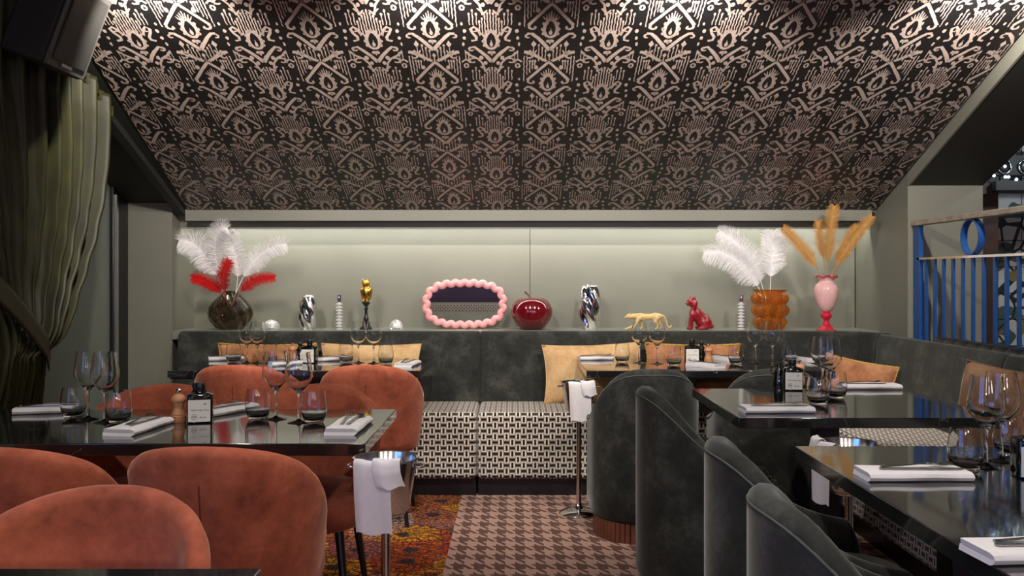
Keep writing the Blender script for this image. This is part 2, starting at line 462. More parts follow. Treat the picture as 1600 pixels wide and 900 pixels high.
# ------------------------------------------------------------------ sloping ceiling with its ikat wallpaper (print is part of the ceiling mesh)
PW, PH = 0.27, 0.42
class Ikat:
    def __init__(s): s.quads = []
    def seg(s, pts, w, w1=None):
        P = [Vector((a, b)) for a, b in pts]; n = len(P); w1 = w if w1 is None else w1
        L, R = [], []
        for i in range(n):
            t = (P[min(i+1, n-1)] - P[max(i-1, 0)]); t.normalize(); k = Vector((-t.y, t.x))
            ww = (w + (w1 - w) * i / max(1, n-1)) / 2
            L.append(P[i] + k*ww); R.append(P[i] - k*ww)
        for i in range(n-1): s.quads.append((L[i], R[i], R[i+1], L[i+1]))
    def disc(s, x, y, rx, ry=None, n=8):
        ry = ry or rx
        s.quads.append(tuple(Vector((x + rx*math.cos(2*PI*i/n), y + ry*math.sin(2*PI*i/n))) for i in range(n)))
    def ring(s, x, y, rx, ry, w, n=16, tip=0.0):
        for i in range(n):
            q = []
            for a, k in ((i, 0), (i+1, 0), (i+1, 1), (i, 1)):
                th = 2*PI*a/n; e = 1 + tip*max(0, math.sin(th))**3
                q.append(Vector((x + (rx - k*w)*math.cos(th), y + (ry - k*w)*math.sin(th)*e)))
            s.quads.append(tuple(q))
    def curl(s, x, y, r, a0, turn, w, n=9):
        s.seg([(x + r*(1 - 0.75*i/n)*math.cos(a0 + turn*i/n), y + r*(1 - 0.75*i/n)*math.sin(a0 + turn*i/n)) for i in range(n+1)], w, w*0.9)
    def both(s, fn):
        k = len(s.quads); fn(); 
        for q in s.quads[k:]: s.quads.append(tuple(Vector((-p.x, p.y)) for p in reversed(q))) if False else None
        new = [tuple(Vector((-p.x, p.y)) for p in reversed(q)) for q in s.quads[k:]]
        s.quads += new
    def bar(s, x, y0, y1, w=0.0042, dot=True):
        n = max(2, int((y1-y0)/0.02)); s.seg([(x + (0.0012 if i % 2 else -0.0012), y0 + (y1-y0)*i/n) for i in range(n+1)], w)
        if dot: s.disc(x, y1, 0.0055, 0.011, 6)
def flower(k, x, y):
    k.ring(x, y, 0.014, 0.020, 0.009, 8); k.seg([(x-0.02, y+0.028), (x, y+0.05), (x+0.02, y+0.028)], 0.012); k.seg([(x, y+0.04), (x, y+0.12)], 0.004)
def eye(k):
    k.ring(0, 0, 0.038, 0.062, 0.0165, 18, 0.35)
    for i in range(9):
        a = PI*(-0.15 + 1.3*i/8); k.disc(0.037*math.cos(a), 0.064*math.sin(a)*(1.25 if 0.5 < a < 2.6 else 1), 0.0075, 0.012, 6)
    k.disc(0, -0.022, 0.0085, 0.018, 6); k.seg([(0, -0.01), (0, 0.012)], 0.006, 0.001)
    k.disc(-0.008, -0.083, 0.012, 0.013, 6); k.disc(0.008, -0.083, 0.012, 0.013, 6); k.seg([(0, -0.085), (0, -0.108)], 0.016, 0.002)
def motif_a():
    k = Ikat(); eye(k)
    for i in range(7):
        x = (i-3)*0.0095; k.seg([(x*0.9, 0.082 - abs(x)*0.4), (x*1.25, 0.128 - abs(x)*1.3)], 0.0062, 0.004)
    def half():
        k.seg([(0, 0.178), (0.034, 0.13), (0.066, 0.083), (0.1, 0.032)], 0.016)
        k.curl(0.078, 0.018, 0.022, 0.6, -4.5, 0.013)
        k.seg([(0, -0.15), (0.03, -0.10), (0.06, -0.055), (0.085, -0.028), (0.105, -0.028)], 0.021, 0.016); k.curl(0.1, -0.05, 0.018, 1.6, -3.6, 0.011)
        for i, x in enumerate((0.018, 0.034, 0.05)): k.bar(x, -0.235, -0.155 + 0.02*i, 0.0042)
        k.disc(0.075, -0.105, 0.013, 0.026, 4); k.seg([(0.075, -0.12), (0.075, -0.185)], 0.004); k.seg([(0.075, -0.185), (0.092, -0.15)], 0.012, 0.006); k.seg([(0.075, -0.185), (0.06, -0.15)], 0.012, 0.006)
        k.seg([(0.012, -0.235), (0.04, -0.215), (0.062, -0.175-0.02), (0.085, -0.168), (0.118, -0.165)], 0.018, 0.022); k.curl(0.096, -0.2, 0.024, 1.2, 4.4, 0.012)
        for x, y in ((0.118, -0.40), (0.104, -0.345), (0.09, -0.33), (0.078, -0.30), (0.066, -0.285)): k.bar(x, y, -0.195 if x > 0.1 else -0.235, 0.0048, x < 0.1)
        k.disc(0.06, 0.135, 0.011, 0.018, 6)
    k.both(half)
    k.disc(0, -0.19, 0.009, 0.018, 4); k.seg([(0, -0.2), (0, -0.24)], 0.004)
    return k.quads
def motif_b():
    k = Ikat(); eye(k)
    for i in range(9):
        x = (i-4)*0.0125; k.bar(x, 0.07 - abs(x)*0.6, 0.215 - abs(x)*1.5, 0.0052)
    def half():
        k.seg([(0.045, 0.045), (0.058, 0.085), (0.075, 0.105), (0.09, 0.09), (0.082, 0.06), (0.066, 0.032), (0.068, 0.01), (0.09, 0.004)], 0.0135)
        k.curl(0.073, 0.078, 0.013, 2.0, 3.5, 0.009)
        for x in (0.062, 0.078, 0.094): k.bar(x, 0.118, 0.215 - abs(x-0.078)*1.5, 0.0045)
        k.seg([(0, -0.158), (0.025, -0.112), (0.055, -0.07), (0.08, -0.04), (0.1, -0.05)], 0.021, 0.014); k.curl(0.09, -0.06, 0.018, 1.4, -4.2, 0.011)
        k.seg([(0.122, -0.075), (0.1, -0.105), (0.07, -0.125), (0.045, -0.165), (0.032, -0.235)], 0.013, 0.010); k.curl(0.088, -0.15, 0.026, 2.2, -4.8, 0.011)
        k.disc(0.05, -0.125, 0.011, 0.018, 6); k.disc(0.03, -0.165, 0.010, 0.016, 6); k.seg([(0.033, -0.215), (0.055, -0.19)], 0.014, 0.008); k.seg([(0.032, -0.23), (0.012, -0.2)], 0.012, 0.006)
        flower(k, 0.122, -0.245+0.06); k.disc(0.122, 0.025, 0.008, 0.013, 6); k.disc(0.128, -0.02, 0.006, 0.016, 5); k.disc(0.118, 0.075, 0.009, 0.015, 6); k.disc(0.129, 0.125, 0.006, 0.012, 6)
        k.bar(0.108, -0.165, -0.09, 0.004)
    k.both(half)
    return k.quads

def papered_slope(name, sgn):
    """sgn 1: the slope in the photo; -1: its twin at the rear of the attic"""
    cs = math.hypot(1, SL); du = 1 / cs; dz = SL / cs          # metres up the slope -> y and z
    length = (YB - YT) * cs
    def place(x, s, lift=0.0):
        y = YB - s * du; z = ZB + s * dz
        p = Vector((x, y - lift * dz, z - lift * du))
        if sgn < 0: p.y = 0.85 - p.y + 0.0
        return p
    xl = lambda s: -2.08 + 0.055 * s; xr = XR - 0.012
    mb = MB()
    mb.add([place(xl(0), 0), place(xr, 0), place(xr, length), place(xl(length), length)], [(0,1,2,3)], 0)
    mb.add([place(xl(0)-0.1, 0, -0.05), place(xr, 0, -0.05), place(xr, length, -0.05), place(xl(length)-0.1, length, -0.05)], [(3,2,1,0)], 0)
    A, B = motif_a(), motif_b(); vs, fs = [], []
    rnd = random.Random(3)
    for ci in range(-9, 10):
        for ri in range(-2, 10):
            qs, oy = (A, 0.0) if ci % 2 == 0 else (B, -0.085)
            x0 = (848 - CX) * 5.2 / F + ci * PW; y0 = 0.13 + ri * PH + oy
            if y0 - 0.45 > length or y0 + 0.25 < 0: continue
            for q in qs:
                P = []
                for p in q:
                    s_ = y0 + p.y + rnd.uniform(-0.0012, 0.0012); x_ = x0 + p.x + rnd.uniform(-0.0012, 0.0012)
                    P.append((x_, s_))
                if max(p[0] for p in P) < xl(P[0][1]) + 0.004 or min(p[0] for p in P) > xr - 0.002: continue
                if max(p[1] for p in P) < 0.002 or min(p[1] for p in P) > length: continue
                P = [(min(max(x_, xl(s_) + 0.001), xr - 0.001), min(max(s_, 0.001), length - 0.001)) for x_, s_ in P]
                o = len(vs); vs += [place(x_, s_, 0.0009) for x_, s_ in P]; fs.append(tuple(range(o, o + len(P))))
    mb.add(vs, fs, 1)
    return struct(name, mb, [M['paper_base'], M['paper_print']], fix=False)
papered_slope('ceiling', 1)
struct('ceiling_leak_lid', MB().bb(-3.5, XO + 0.2, YR - 0.2, 7.1, 3.06, 3.16), M['dark_paint'])  # added unseen lid that stops sky light leaking into the room
struct('ceiling_rear', MB().add([(-2.6, YR, 1.67), (XO, YR, 1.67), (XO, -2.3, ZC), (-2.6, -2.3, ZC), (-2.6, YR - 0.1, 1.72), (XO, YR - 0.1, 1.72), (XO, -2.3, ZC + 0.05), (-2.6, -2.3, ZC + 0.05)], [(0,1,2,3),(7,6,5,4),(0,4,5,1),(2,6,7,3)]), M['dark_paint'])
struct('trim_11', MB().bb(-2.4, XO, YR, YR + 0.015, 1.50, 1.63), M['weave'])

# hidden strip light behind the inner fascia
led = tag(MB().bb(XL + 0.06, XR - 0.06, 5.822, 5.836, 1.60, 1.615).build('led_strip', M['led']), 'thin warm LED strip tucked behind the shelf fascia, washing the back wall', 'strip light')

# ------------------------------------------------------------------ lamps
def lamp(o, typ, energy, col, loc, rot=None, **kw):
    d = bpy.data.lights.new(o.name + '_bulb', typ); d.energy = energy; d.color = col
    for k, v in kw.items(): setattr(d, k, v)
    l = bpy.data.objects.new(o.name + '_bulb', d); COL.objects.link(l); l.parent = o; l.location = loc
    if rot: l.rotation_euler = rot
    return l
spot_names = ['spotlight under the papered slope above the left tables', 'spotlight on the papered slope above the left half of the aisle', 'spotlight on the papered slope above the right half of the aisle', 'spotlight on the papered slope beside the right header']
for (x, nm) in zip((-1.52, -0.39, 0.72, 2.02), spot_names):
    y = 3.52; z = roof(y) - 0.15
    t = thing('spotlight', 'black cylindrical ' + nm, 'spotlight', (x, y, z), 0, 'spotlights on the sloping ceiling')
    tilt = 0.50
    d = Vector((0, math.sin(PI/2 - tilt), -math.cos(PI/2 - tilt)))
    Mx = Matrix.Rotation(PI/2 - tilt, 4, 'X')
    body = MB().lathe([(0.0, 0.10), (0.03, 0.10), (0.034, 0.09), (0.034, 0.0), (0.028, 0.0), (0.026, 0.012), (0.0, 0.012)], 16)
    body.v = [tuple(Mx @ Vector(p)) for p in body.v]
    body.build('housing', M['black'], t, smooth='auto')
    MB().tube([(0, 0.0, 0.02), (0, -0.01, 0.06), (0, -0.02, 0.158)], 0.008).build('bracket', M['black'], t)
    lens = MB().lathe([(0.0, 0.0085), (0.025, 0.0085), (0.025, 0.0115), (0, 0.0115)], 14); lens.v = [tuple(Mx @ Vector(p)) for p in lens.v]
    lens.build('lens', M['lens'], t)
    lamp(t, 'SPOT', SPOT_W, WARM, tuple(Mx @ Vector((0,0,-0.012))), (PI/2 - tilt, 0, 0), spot_size=math.radians(118), spot_blend=0.6, shadow_soft_size=0.025)
k = 0
where = {(-1.1, 2.45): 'above the near left table', (0.15, 2.45): 'above the aisle', (1.35, 2.45): 'above the near right table',
         (-1.1, 0.9): 'above the camera side, window end', (0.15, 0.9): 'above the camera side, middle', (1.35, 0.9): 'above the camera side, stair end'}
for (x, y), w in where.items():
    t = thing('downlight', 'round recessed downlight in the dark ridge ceiling ' + w, 'ceiling light', (x, y, ZC), 0, 'downlights of the ridge ceiling')
    MB().lathe([(0.0, -0.002), (0.05, -0.002), (0.055, -0.012), (0.062, -0.012), (0.064, 0.0), (0, 0.0)], 20).build('rim', M['black'], t)
    MB().lathe([(0, -0.006), (0.048, -0.006), (0.048, -0.003), (0, -0.003)], 20).build('lens', M['lens'], t)
    lamp(t, 'SPOT', DOWN_W, WARM, (0,0,-0.02), (0,0,0), spot_size=math.radians(130), spot_blend=0.7, shadow_soft_size=0.05)
for (x, y), w in {(-1.3, -2.6): 'window side', (0.4, -2.6): 'middle', (2.1, -2.6): 'stair side'}.items():  # added ambient fill: unseen globes behind the camera
    t = thing('fill_pendant', 'added fill globe hung unseen at the rear of the room, ' + w, 'pendant', (x, y, ZC), 0, 'added fill globes at the rear')
    MB().tube([(0,0,0), (0,0,-0.6)], 0.004).build('cord', M['black'], t)
    MB().ball((0,0,-0.74), 0.14, 20, 12).build('globe', M['globe'], t, smooth=True)
    MB().lathe([(0, -0.58), (0.035, -0.58), (0.045, -0.61), (0, -0.61)], 16).build('cap', M['black'], t)
    lamp(t, 'POINT', FILL_PENDANT_W, WARM, (0,0,-1.0), shadow_soft_size=0.1)
tag(MB().tube([(-2.0, YR + 0.05, 0.4), (4.5, YR + 0.05, 0.4)], 0.02).build('neon_tube', M['purple']), 'long purple neon tube along the rear wall', 'neon light')

ol = thing('pane_fill_lamp', 'small added lamp, unseen outside, brightening the panes of the curtained window', 'fill lamp', (-3.25, 4.4, 2.35))
MB().bb(0, 0.05, -0.06, 0.06, -0.05, 0.05).build('back_plate', M['black'], ol); MB().ball((0.09, 0, 0), 0.05, 14, 9).build('globe', M['globe'], ol, smooth=True)
lamp(ol, 'POINT', 22.0, WARM, (0.2, 0, 0), shadow_soft_size=0.05)  # added light that lifts the dark window panes from outside

# ------------------------------------------------------------------ banquettes
def rbox(mb_name, x0, x1, y0, y1, z0, z1, mat, parent, r=0.03, seg=4):
    return MB().bb(x0, x1, y0, y1, z0, z1).build(mb_name, mat, parent, bevel=r, seg=seg)
SX = 1.62                                     # front of the right bench
back = thing('banquette', 'long banquette along the back wall, dark green velvet backrest over woven seat', 'banquette', (0, 0, 0))
xs = (745 - CX) * 5.08 / F
rbox('seat_cushion', -2.14, xs - 0.002, 5.08, 5.62, 0.098, 0.478, M['weave'], back, 0.028)
rbox('seat_cushion', xs + 0.002, SX + 0.002, 5.08, 5.62, 0.098, 0.478, M['weave'], back, 0.028)
rbox('plinth', -2.14, xs - 0.004, 5.12, 5.6, 0, 0.098, M['black'], back, 0.003, 1)
rbox('plinth', xs + 0.004, SX + 0.03, 5.12, 5.6, 0, 0.098, M['black'], back, 0.003, 1)
def back_panel(parent, x0, x1):
    P = [(y, z) for y, z in ((5.53, 0.40), (5.57, 0.86), (5.585, 0.893), (5.61, 0.908), (5.66, 0.908), (5.66, 0.40))]
    mb = MB(); n = len(P)
    mb.add([(x, y, z) for x in (x0, x1) for y, z in P], [tuple(range(n-1,-1,-1)), tuple(range(n, 2*n))] + [(i, (i+1) % n, n+(i+1) % n, n+i) for i in range(n)])
    mb.build('back_cushion', M['green_velvet'], parent, bevel=0.010, seg=3)
xb = (750 - CX) * 5.57 / F
back_panel(back, -2.10, xb - 0.0015)
back_panel(back, xb + 0.0015, 0.86)
back_panel(back, 0.863, 1.99)
right = thing('banquette', 'banquette along the stair parapet, dark green velvet backrest over woven seat', 'banquette', (0, 0, 0))
for y0, y1 in ((4.02, 5.075), (2.72, 4.015), (1.30, 2.715)):
    rbox('seat_cushion', SX, 2.16, y0, y1, 0.098, 0.478, M['weave'], right, 0.028)
    rbox('plinth', SX + 0.04, 2.16, y0, y1, 0, 0.098, M['black'], right, 0.003, 1)
rbox('seat_cushion', SX + 0.004, 2.16, 5.08, 5.6, 0.098, 0.478, M['weave'], right, 0.028)
# rounded corner of the backrest, then straight panels
def corner_panel(a0, a1):
    c = Vector((1.99, 5.39)); mb = MB(); n = 7
    prof = [(0.14, 0.40), (0.18, 0.86), (0.195, 0.893), (0.22, 0.908), (0.27, 0.908), (0.27, 0.40)]
    vs = []
    for i in range(n):
        a = a0 + (a1 - a0) * i / (n - 1)
        for r, z in prof: vs.append((c.x + r * math.cos(a), c.y + r * math.sin(a), z))
    k = len(prof)
    fs = [(i*k+j, i*k+(j+1) % k, (i+1)*k+(j+1) % k, (i+1)*k+j) for i in range(n-1) for j in range(k)]
    fs += [tuple(range(k)), tuple((n-1)*k + j for j in range(k))]
    mb.add(vs, fs).build('back_cushion', M['green_velvet'], right, bevel=0.008, seg=2)
corner_panel(PI/2 - 0.01, PI/4 + 0.005); corner_panel(PI/4 - 0.005, 0.01)
def side_panel(y0, y1):
    P = [(2.13, 0.40), (2.17, 0.86), (2.185, 0.893), (2.195, 0.906), (2.217, 0.906), (2.217, 0.40)]
    n = len(P)
    MB().add([(x, y, z) for y in (y0, y1) for x, z in P], [tuple(range(n-1,-1,-1)), tuple(range(n, 2*n))] + [(i, (i+1) % n, n+(i+1) % n, n+i) for i in range(n)]).build('back_cushion', M['green_velvet'], right, bevel=0.010, seg=3)
for y0, y1 in ((3.99, 5.385), (2.70, 3.985), (1.35, 2.695)): side_panel(y0, y1)
# black channelled bolster that caps the parapet
bol = thing('bolster', 'black channel-stitched leather bolster capping the parapet below the railing', 'bolster', (2.262, 0, 0.865))
y = 4.78; 
while y > 3.0:
    w = 0.118
    P = []
    MB().grid(lambda a, b, y=y, w=w: Vector((0.042 * math.cos(2*PI*a) * (0.93 + 0.07*math.sin(PI*b)**0.5), y - w*b, 0.034 + 0.032 * math.sin(2*PI*a) * (0.86 + 0.14*math.sin(PI*b)**0.5))), 12, 7, cu=True).build('channel', M['black'], bol, smooth=True)
    y -= w + 0.001

# ------------------------------------------------------------------ tables
def table(x0, x1, y0, y1, label, legs, t=0.037):
    o = thing('restaurant_table', label, 'table', ((x0+x1)/2, (y0+y1)/2, 0), 0, 'black marble tables')
    ox, oy = (x0+x1)/2, (y0+y1)/2
    MB().bb(x0-ox, x1-ox, y0-oy, y1-oy, 0.75-t, 0.75).build('tabletop', M['marble'], o, bevel=0.0025, seg=2)
    for lx, ly in legs:
        MB().bb(lx-ox-0.045, lx-ox+0.045, ly-oy-0.045, ly-oy+0.045, 0.012, 0.75-t-0.01).build('leg', M['black'], o, bevel=0.003, seg=1)
        MB().bb(lx-ox-0.14, lx-ox+0.14, ly-oy-0.14, ly-oy+0.14, 0.0, 0.012).build('foot_plate', M['black'], o, bevel=0.003, seg=1)
        MB().bb(lx-ox-0.14, lx-ox+0.14, ly-oy-0.14, ly-oy+0.14, 0.75-t-0.01, 0.75-t).build('top_plate', M['black'], o)
    return o
table(-1.845, -0.505, 4.75, 5.42, 'black marble table in front of the back bench, behind the terracotta chairs', [(-1.06, 4.92), (-1.70, 4.92)])
table(-1.92, -0.448, 2.68, 3.38, 'long black marble table between two rows of terracotta chairs', [(-1.09, 3.03), (-1.75, 3.03)])
table(-1.7, -0.435, 0.84, 1.535, 'black marble table corner cut by the bottom left of the picture', [(-1.1, 1.1)])
table(0.378, 1.70, 4.75, 5.42, 'black marble table in front of the back bench, behind the dark green chairs', [(0.94, 4.93), (1.56, 4.93)])
table(0.79, 1.73, 3.167, 4.0, 'square black marble table by the right bench, with an oil bottle', [(1.25, 3.62)])
table(0.825, 1.78, 1.36, 2.642, 'nearest black marble table on the right, cut by the picture edge', [(1.17, 2.35), (1.17, 1.6)])

# ------------------------------------------------------------------ terracotta shell chair (faces +y, back at -y)
def sup(a, rx, ry, e):
    c, s_ = math.cos(a), math.sin(a)
    return (rx * math.copysign(abs(s_) ** e, s_), -ry * math.copysign(abs(c) ** e, c))
def shell_chair(name, label, group):
    o = thing(name, label, 'chair', (0,0,0), 0, group)
    AM = math.radians(118)
    def ztop(a):
        k = abs(a) / math.radians(94)
        return 0.51 + 0.30 * (max(0.0, 1 - k ** 2.0) ** 0.5 if k < 1 else 0.0) 
    prof = []   # (t along height 0..1, inset, lift) outer up, rim, inner down
    for t in (0.0, 0.04, 0.12, 0.3, 0.5, 0.7, 0.88, 0.96): prof.append((t, 0.0, 0))
    rim = [(1.0, 0.008, 0), (1.0, 0.022, 0.010), (1.0, 0.040, 0.004)]
    def fn(u, v):
        a = -AM + 2*AM*u
        zt = ztop(a); zb = 0.36
        i = v * (NP - 1)
        t, ins, lift = P[int(round(i))]
        z = zb + (zt - zb) * t + lift
        k = min(1.0, (z - zb) / 0.45)
        s_ = 0.80 + 0.20 * (k ** 0.55) if k > 0 else 0.80
        if t == 0.0 and ins < 0.02: s_ *= 0.93
        # soft vertical crease down the middle of the back
        cre = 0.007 * math.exp(-(a/0.035)**2) * (1 if ins < 0.02 else 0) * (1 if 0.05 < t < 0.9 else 0)
        x, y = sup(a, 0.281*s_ - ins - cre, 0.285*s_ - ins - cre, 0.94)
        y -= 0.03 * k * max(0, math.cos(a))
        return Vector((x, y, z))
    P = prof + rim + [(t, 0.048, 0) for t in (0.96, 0.85, 0.65, 0.45, 0.25, 0.1)]
    NP = len(P)
    MB().grid(fn, 61, NP).build('shell', M['terracotta'], o, smooth=True)
    # seat: thick rounded cushion
    def seat(u, v):
        a = 2*PI*u
        pr = [(0.0, 0.352), (0.6, 0.352), (0.88, 0.356), (0.97, 0.375), (1.0, 0.41), (0.995, 0.445), (0.95, 0.468), (0.85, 0.478), (0.5, 0.482), (0.0, 0.484)]
        r, z = pr[int(round(v*(len(pr)-1)))]
        x, y = sup(a, 0.245*r, 0.235*r, 0.88)
        return Vector((x, y + 0.02, z))
    MB().grid(seat, 40, 10, cu=True).build('seat', M['terracotta'], o, smooth=True)
    for sx in (-1, 1):
        for sy in (-1, 1):
            MB().tube([(sx*0.15, 0.01 + sy*0.15, 0.36), (sx*0.195, 0.01 + sy*0.20, 0.0)], [0.017, 0.010], 10).build('leg', M['black'], o, smooth='auto')
    # stitched centre seam on the outside of the back
    pts = []
    for t in (0.2, 0.3, 0.4, 0.5, 0.6, 0.7, 0.8):
        zb, zt = 0.36, 0.81; z = zb + (zt-zb)*t; k = min(1, (z-zb)/0.45); s_ = 0.8 + 0.2*k**0.55
        pts.append((0, -(0.285*s_ - 0.0065) - 0.03*k, z))
    MB().tube(pts, 0.0022, 6).build('back_seam', M['terra_seam'], o)
    return o
spots = [(-0.74, 4.66, 0.03, 'terracotta velvet shell chair tucked under the back table, nearest the aisle'),
         (-1.37, 4.66, -0.03, 'terracotta velvet shell chair tucked under the back table, nearer the curtain'),
         (-0.77, 3.31, PI, 'terracotta velvet chair across the long table, behind the right wine glasses'),
         (-1.385, 3.31, PI, 'terracotta velvet chair across the long table, behind the pepper mill'),
         (-0.80, 2.56, 0.0, 'large terracotta velvet chair seen from behind, centre seam on its back, beside napkin bucket'),
         (-1.368, 2.56, 0.0, 'terracotta velvet chair seen from behind, cut by the left picture edge'),
         (-0.825, 1.56, PI, 'nearest terracotta velvet chair at the bottom left, behind the table corner')]
proto = None
for x, y, rz, lb in spots:
    if proto is None:
        proto = shell_chair('shell_chair', lb, 'terracotta shell chairs'); proto.location = (x, y, 0); proto.rotation_euler = (0,0,rz)
    else: dup(proto, (x, y, 0), rz, lb)

# ------------------------------------------------------------------ green barrel chair (faces +y)
def barrel_chair(label, group):
    o = thing('barrel_chair', label, 'chair', (0,0,0), 0, group)
    R, ARM = 0.262, 0.20
    # U-shaped plan path: right arm end -> back -> left arm end
    path = []
    for i in range(6): path.append((R, ARM * (1 - i/6), 0.0))
    for i in range(25):
        a = PI * i / 24; path.append((R*math.cos(a), -R*math.sin(a), a))
    for i in range(1, 7): path.append((-R, ARM * i/6, PI))
    n = len(path)
    def ztop(y):
        d = y + R
        return 0.53 + 0.275 * math.exp(-(max(0.0, d) / 0.215) ** 1.7)
    prof = [(0.0, 0.0, 0.09), (0.0, 0.0, None, 0.25), (0.0, None)]
    P = []
    for t in (0.0, 0.03, 0.2, 0.4, 0.6, 0.8, 0.93, 0.98): P.append((t, 0.0, 0.0))
    P += [(1.0, 0.006, 0.0), (1.0, 0.022, 0.012), (1.0, 0.045, 0.012), (1.0, 0.062, 0.0)]
    P += [(t, 0.072, 0.0) for t in (0.95, 0.8, 0.65, 0.5)]
    NP = len(P)
    def fn(u, v):
        i = int(round(u * (n-1))); x, y, a = path[i]
        t, ins, lift = P[int(round(v*(NP-1)))]
        nx, ny = (math.cos(a), -math.sin(a)) if 0 < a < PI else ((1, 0) if a == 0 else (-1, 0))
        zt = ztop(y); z = 0.09 + (zt - 0.09) * t + lift
        if t == 0.0: ins += 0.012
        e = 0.0
        if i == 0 or i == n-1: e = -0.02
        return Vector((x - nx*ins, y - ny*ins + e, z))
    MB().grid(fn, n, NP).build('shell', M['green_velvet'], o, smooth=True)
    # rounded fronts of the arms
    for sx in (-1, 1):
        def cap(u, v, sx=sx):
            zt = ztop(ARM); z = 0.10 + (zt - 0.10) * v
            a = PI * u
            sc = math.sin(PI * min(1, max(0.02, (1-v)*6+0.02)) / 2)
            return Vector((sx * (R - 0.036 + 0.036*math.cos(a) * (sx if False else 1)), ARM - 0.02 + 0.036*math.sin(a)*sc, z + 0.012*math.sin(a)*(v > 0.99)))
        MB().grid(cap, 9, 9).build('arm_front', M['green_velvet'], o, smooth=True)
    pipe = []
    for x, y, a in path:
        nx, ny = (math.cos(a), -math.sin(a)) if 0 < a < PI else ((1, 0) if a == 0 else (-1, 0))
        pipe.append((x - nx*0.002, y - ny*0.002, ztop(y) - 0.014))
    MB().tube(pipe, 0.0035, 6).build('piping', M['green_seam'], o, smooth=True)
    # seat
    def seat(u, v):
        a = 2*PI*u
        pr = [(0.0, 0.10), (0.95, 0.10), (0.97, 0.12), (0.97, 0.37), (1.0, 0.39), (1.0, 0.44), (0.97, 0.465), (0.9, 0.478), (0.5, 0.485), (0.0, 0.487)]
        r, z = pr[int(round(v*9))]
        x, y = sup(a, 0.19*r, 0.235*r, 0.75)
        return Vector((x, y + 0.045, z))
    MB().grid(seat, 36, 10, cu=True).build('seat', M['green_velvet'], o, smooth=True)
    # fluted timber plinth: upright slats around the foot
    for_path = []
    mb = MB()
    for i in range(58):
        a = 2*PI*i/58; x, y = sup(a, 0.243, 0.226, 0.85)
        th = math.atan2(y, x)
        mb.box((x, y - 0.008, 0.046), (0.014, 0.021, 0.092), (0, 0, th))
    pl = mb.build('fluted_plinth', M['red_wood'], o); tag(pl, 'ring of reddish wooden slats', kind='stuff')
    MB().lathe([(0, 0.002), (0.215, 0.002), (0.215, 0.09), (0, 0.09)], 32).build('plinth_core', M['dark_wood'], o)
    return o
gspots = [(0.635, 4.41, 0.04, 'dark green velvet barrel chair seen from behind, beside the far napkin stand'),
          (1.24, 4.42, -0.03, 'dark green velvet barrel chair mostly hidden behind the square table with the oil bottle'),
          (0.735, 3.5, -PI/2, 'dark green velvet barrel chair turned side-on, tallest, at the square table'),
          (0.765, 2.36, -PI/2 - 0.05, 'dark green velvet barrel chair side-on, middle one beside the aisle'),
          (0.735, 1.80, -PI/2 - 0.05, 'nearest dark green velvet barrel chair, cut by the bottom picture edge')]
bar = barrel_chair(gspots[0][3], 'dark green barrel chairs'); bar.location = (gspots[0][0], gspots[0][1], 0); bar.rotation_euler = (0,0,gspots[0][2])
for x, y, rz, lb in gspots[1:]: dup(bar, (x, y, 0), rz, lb)

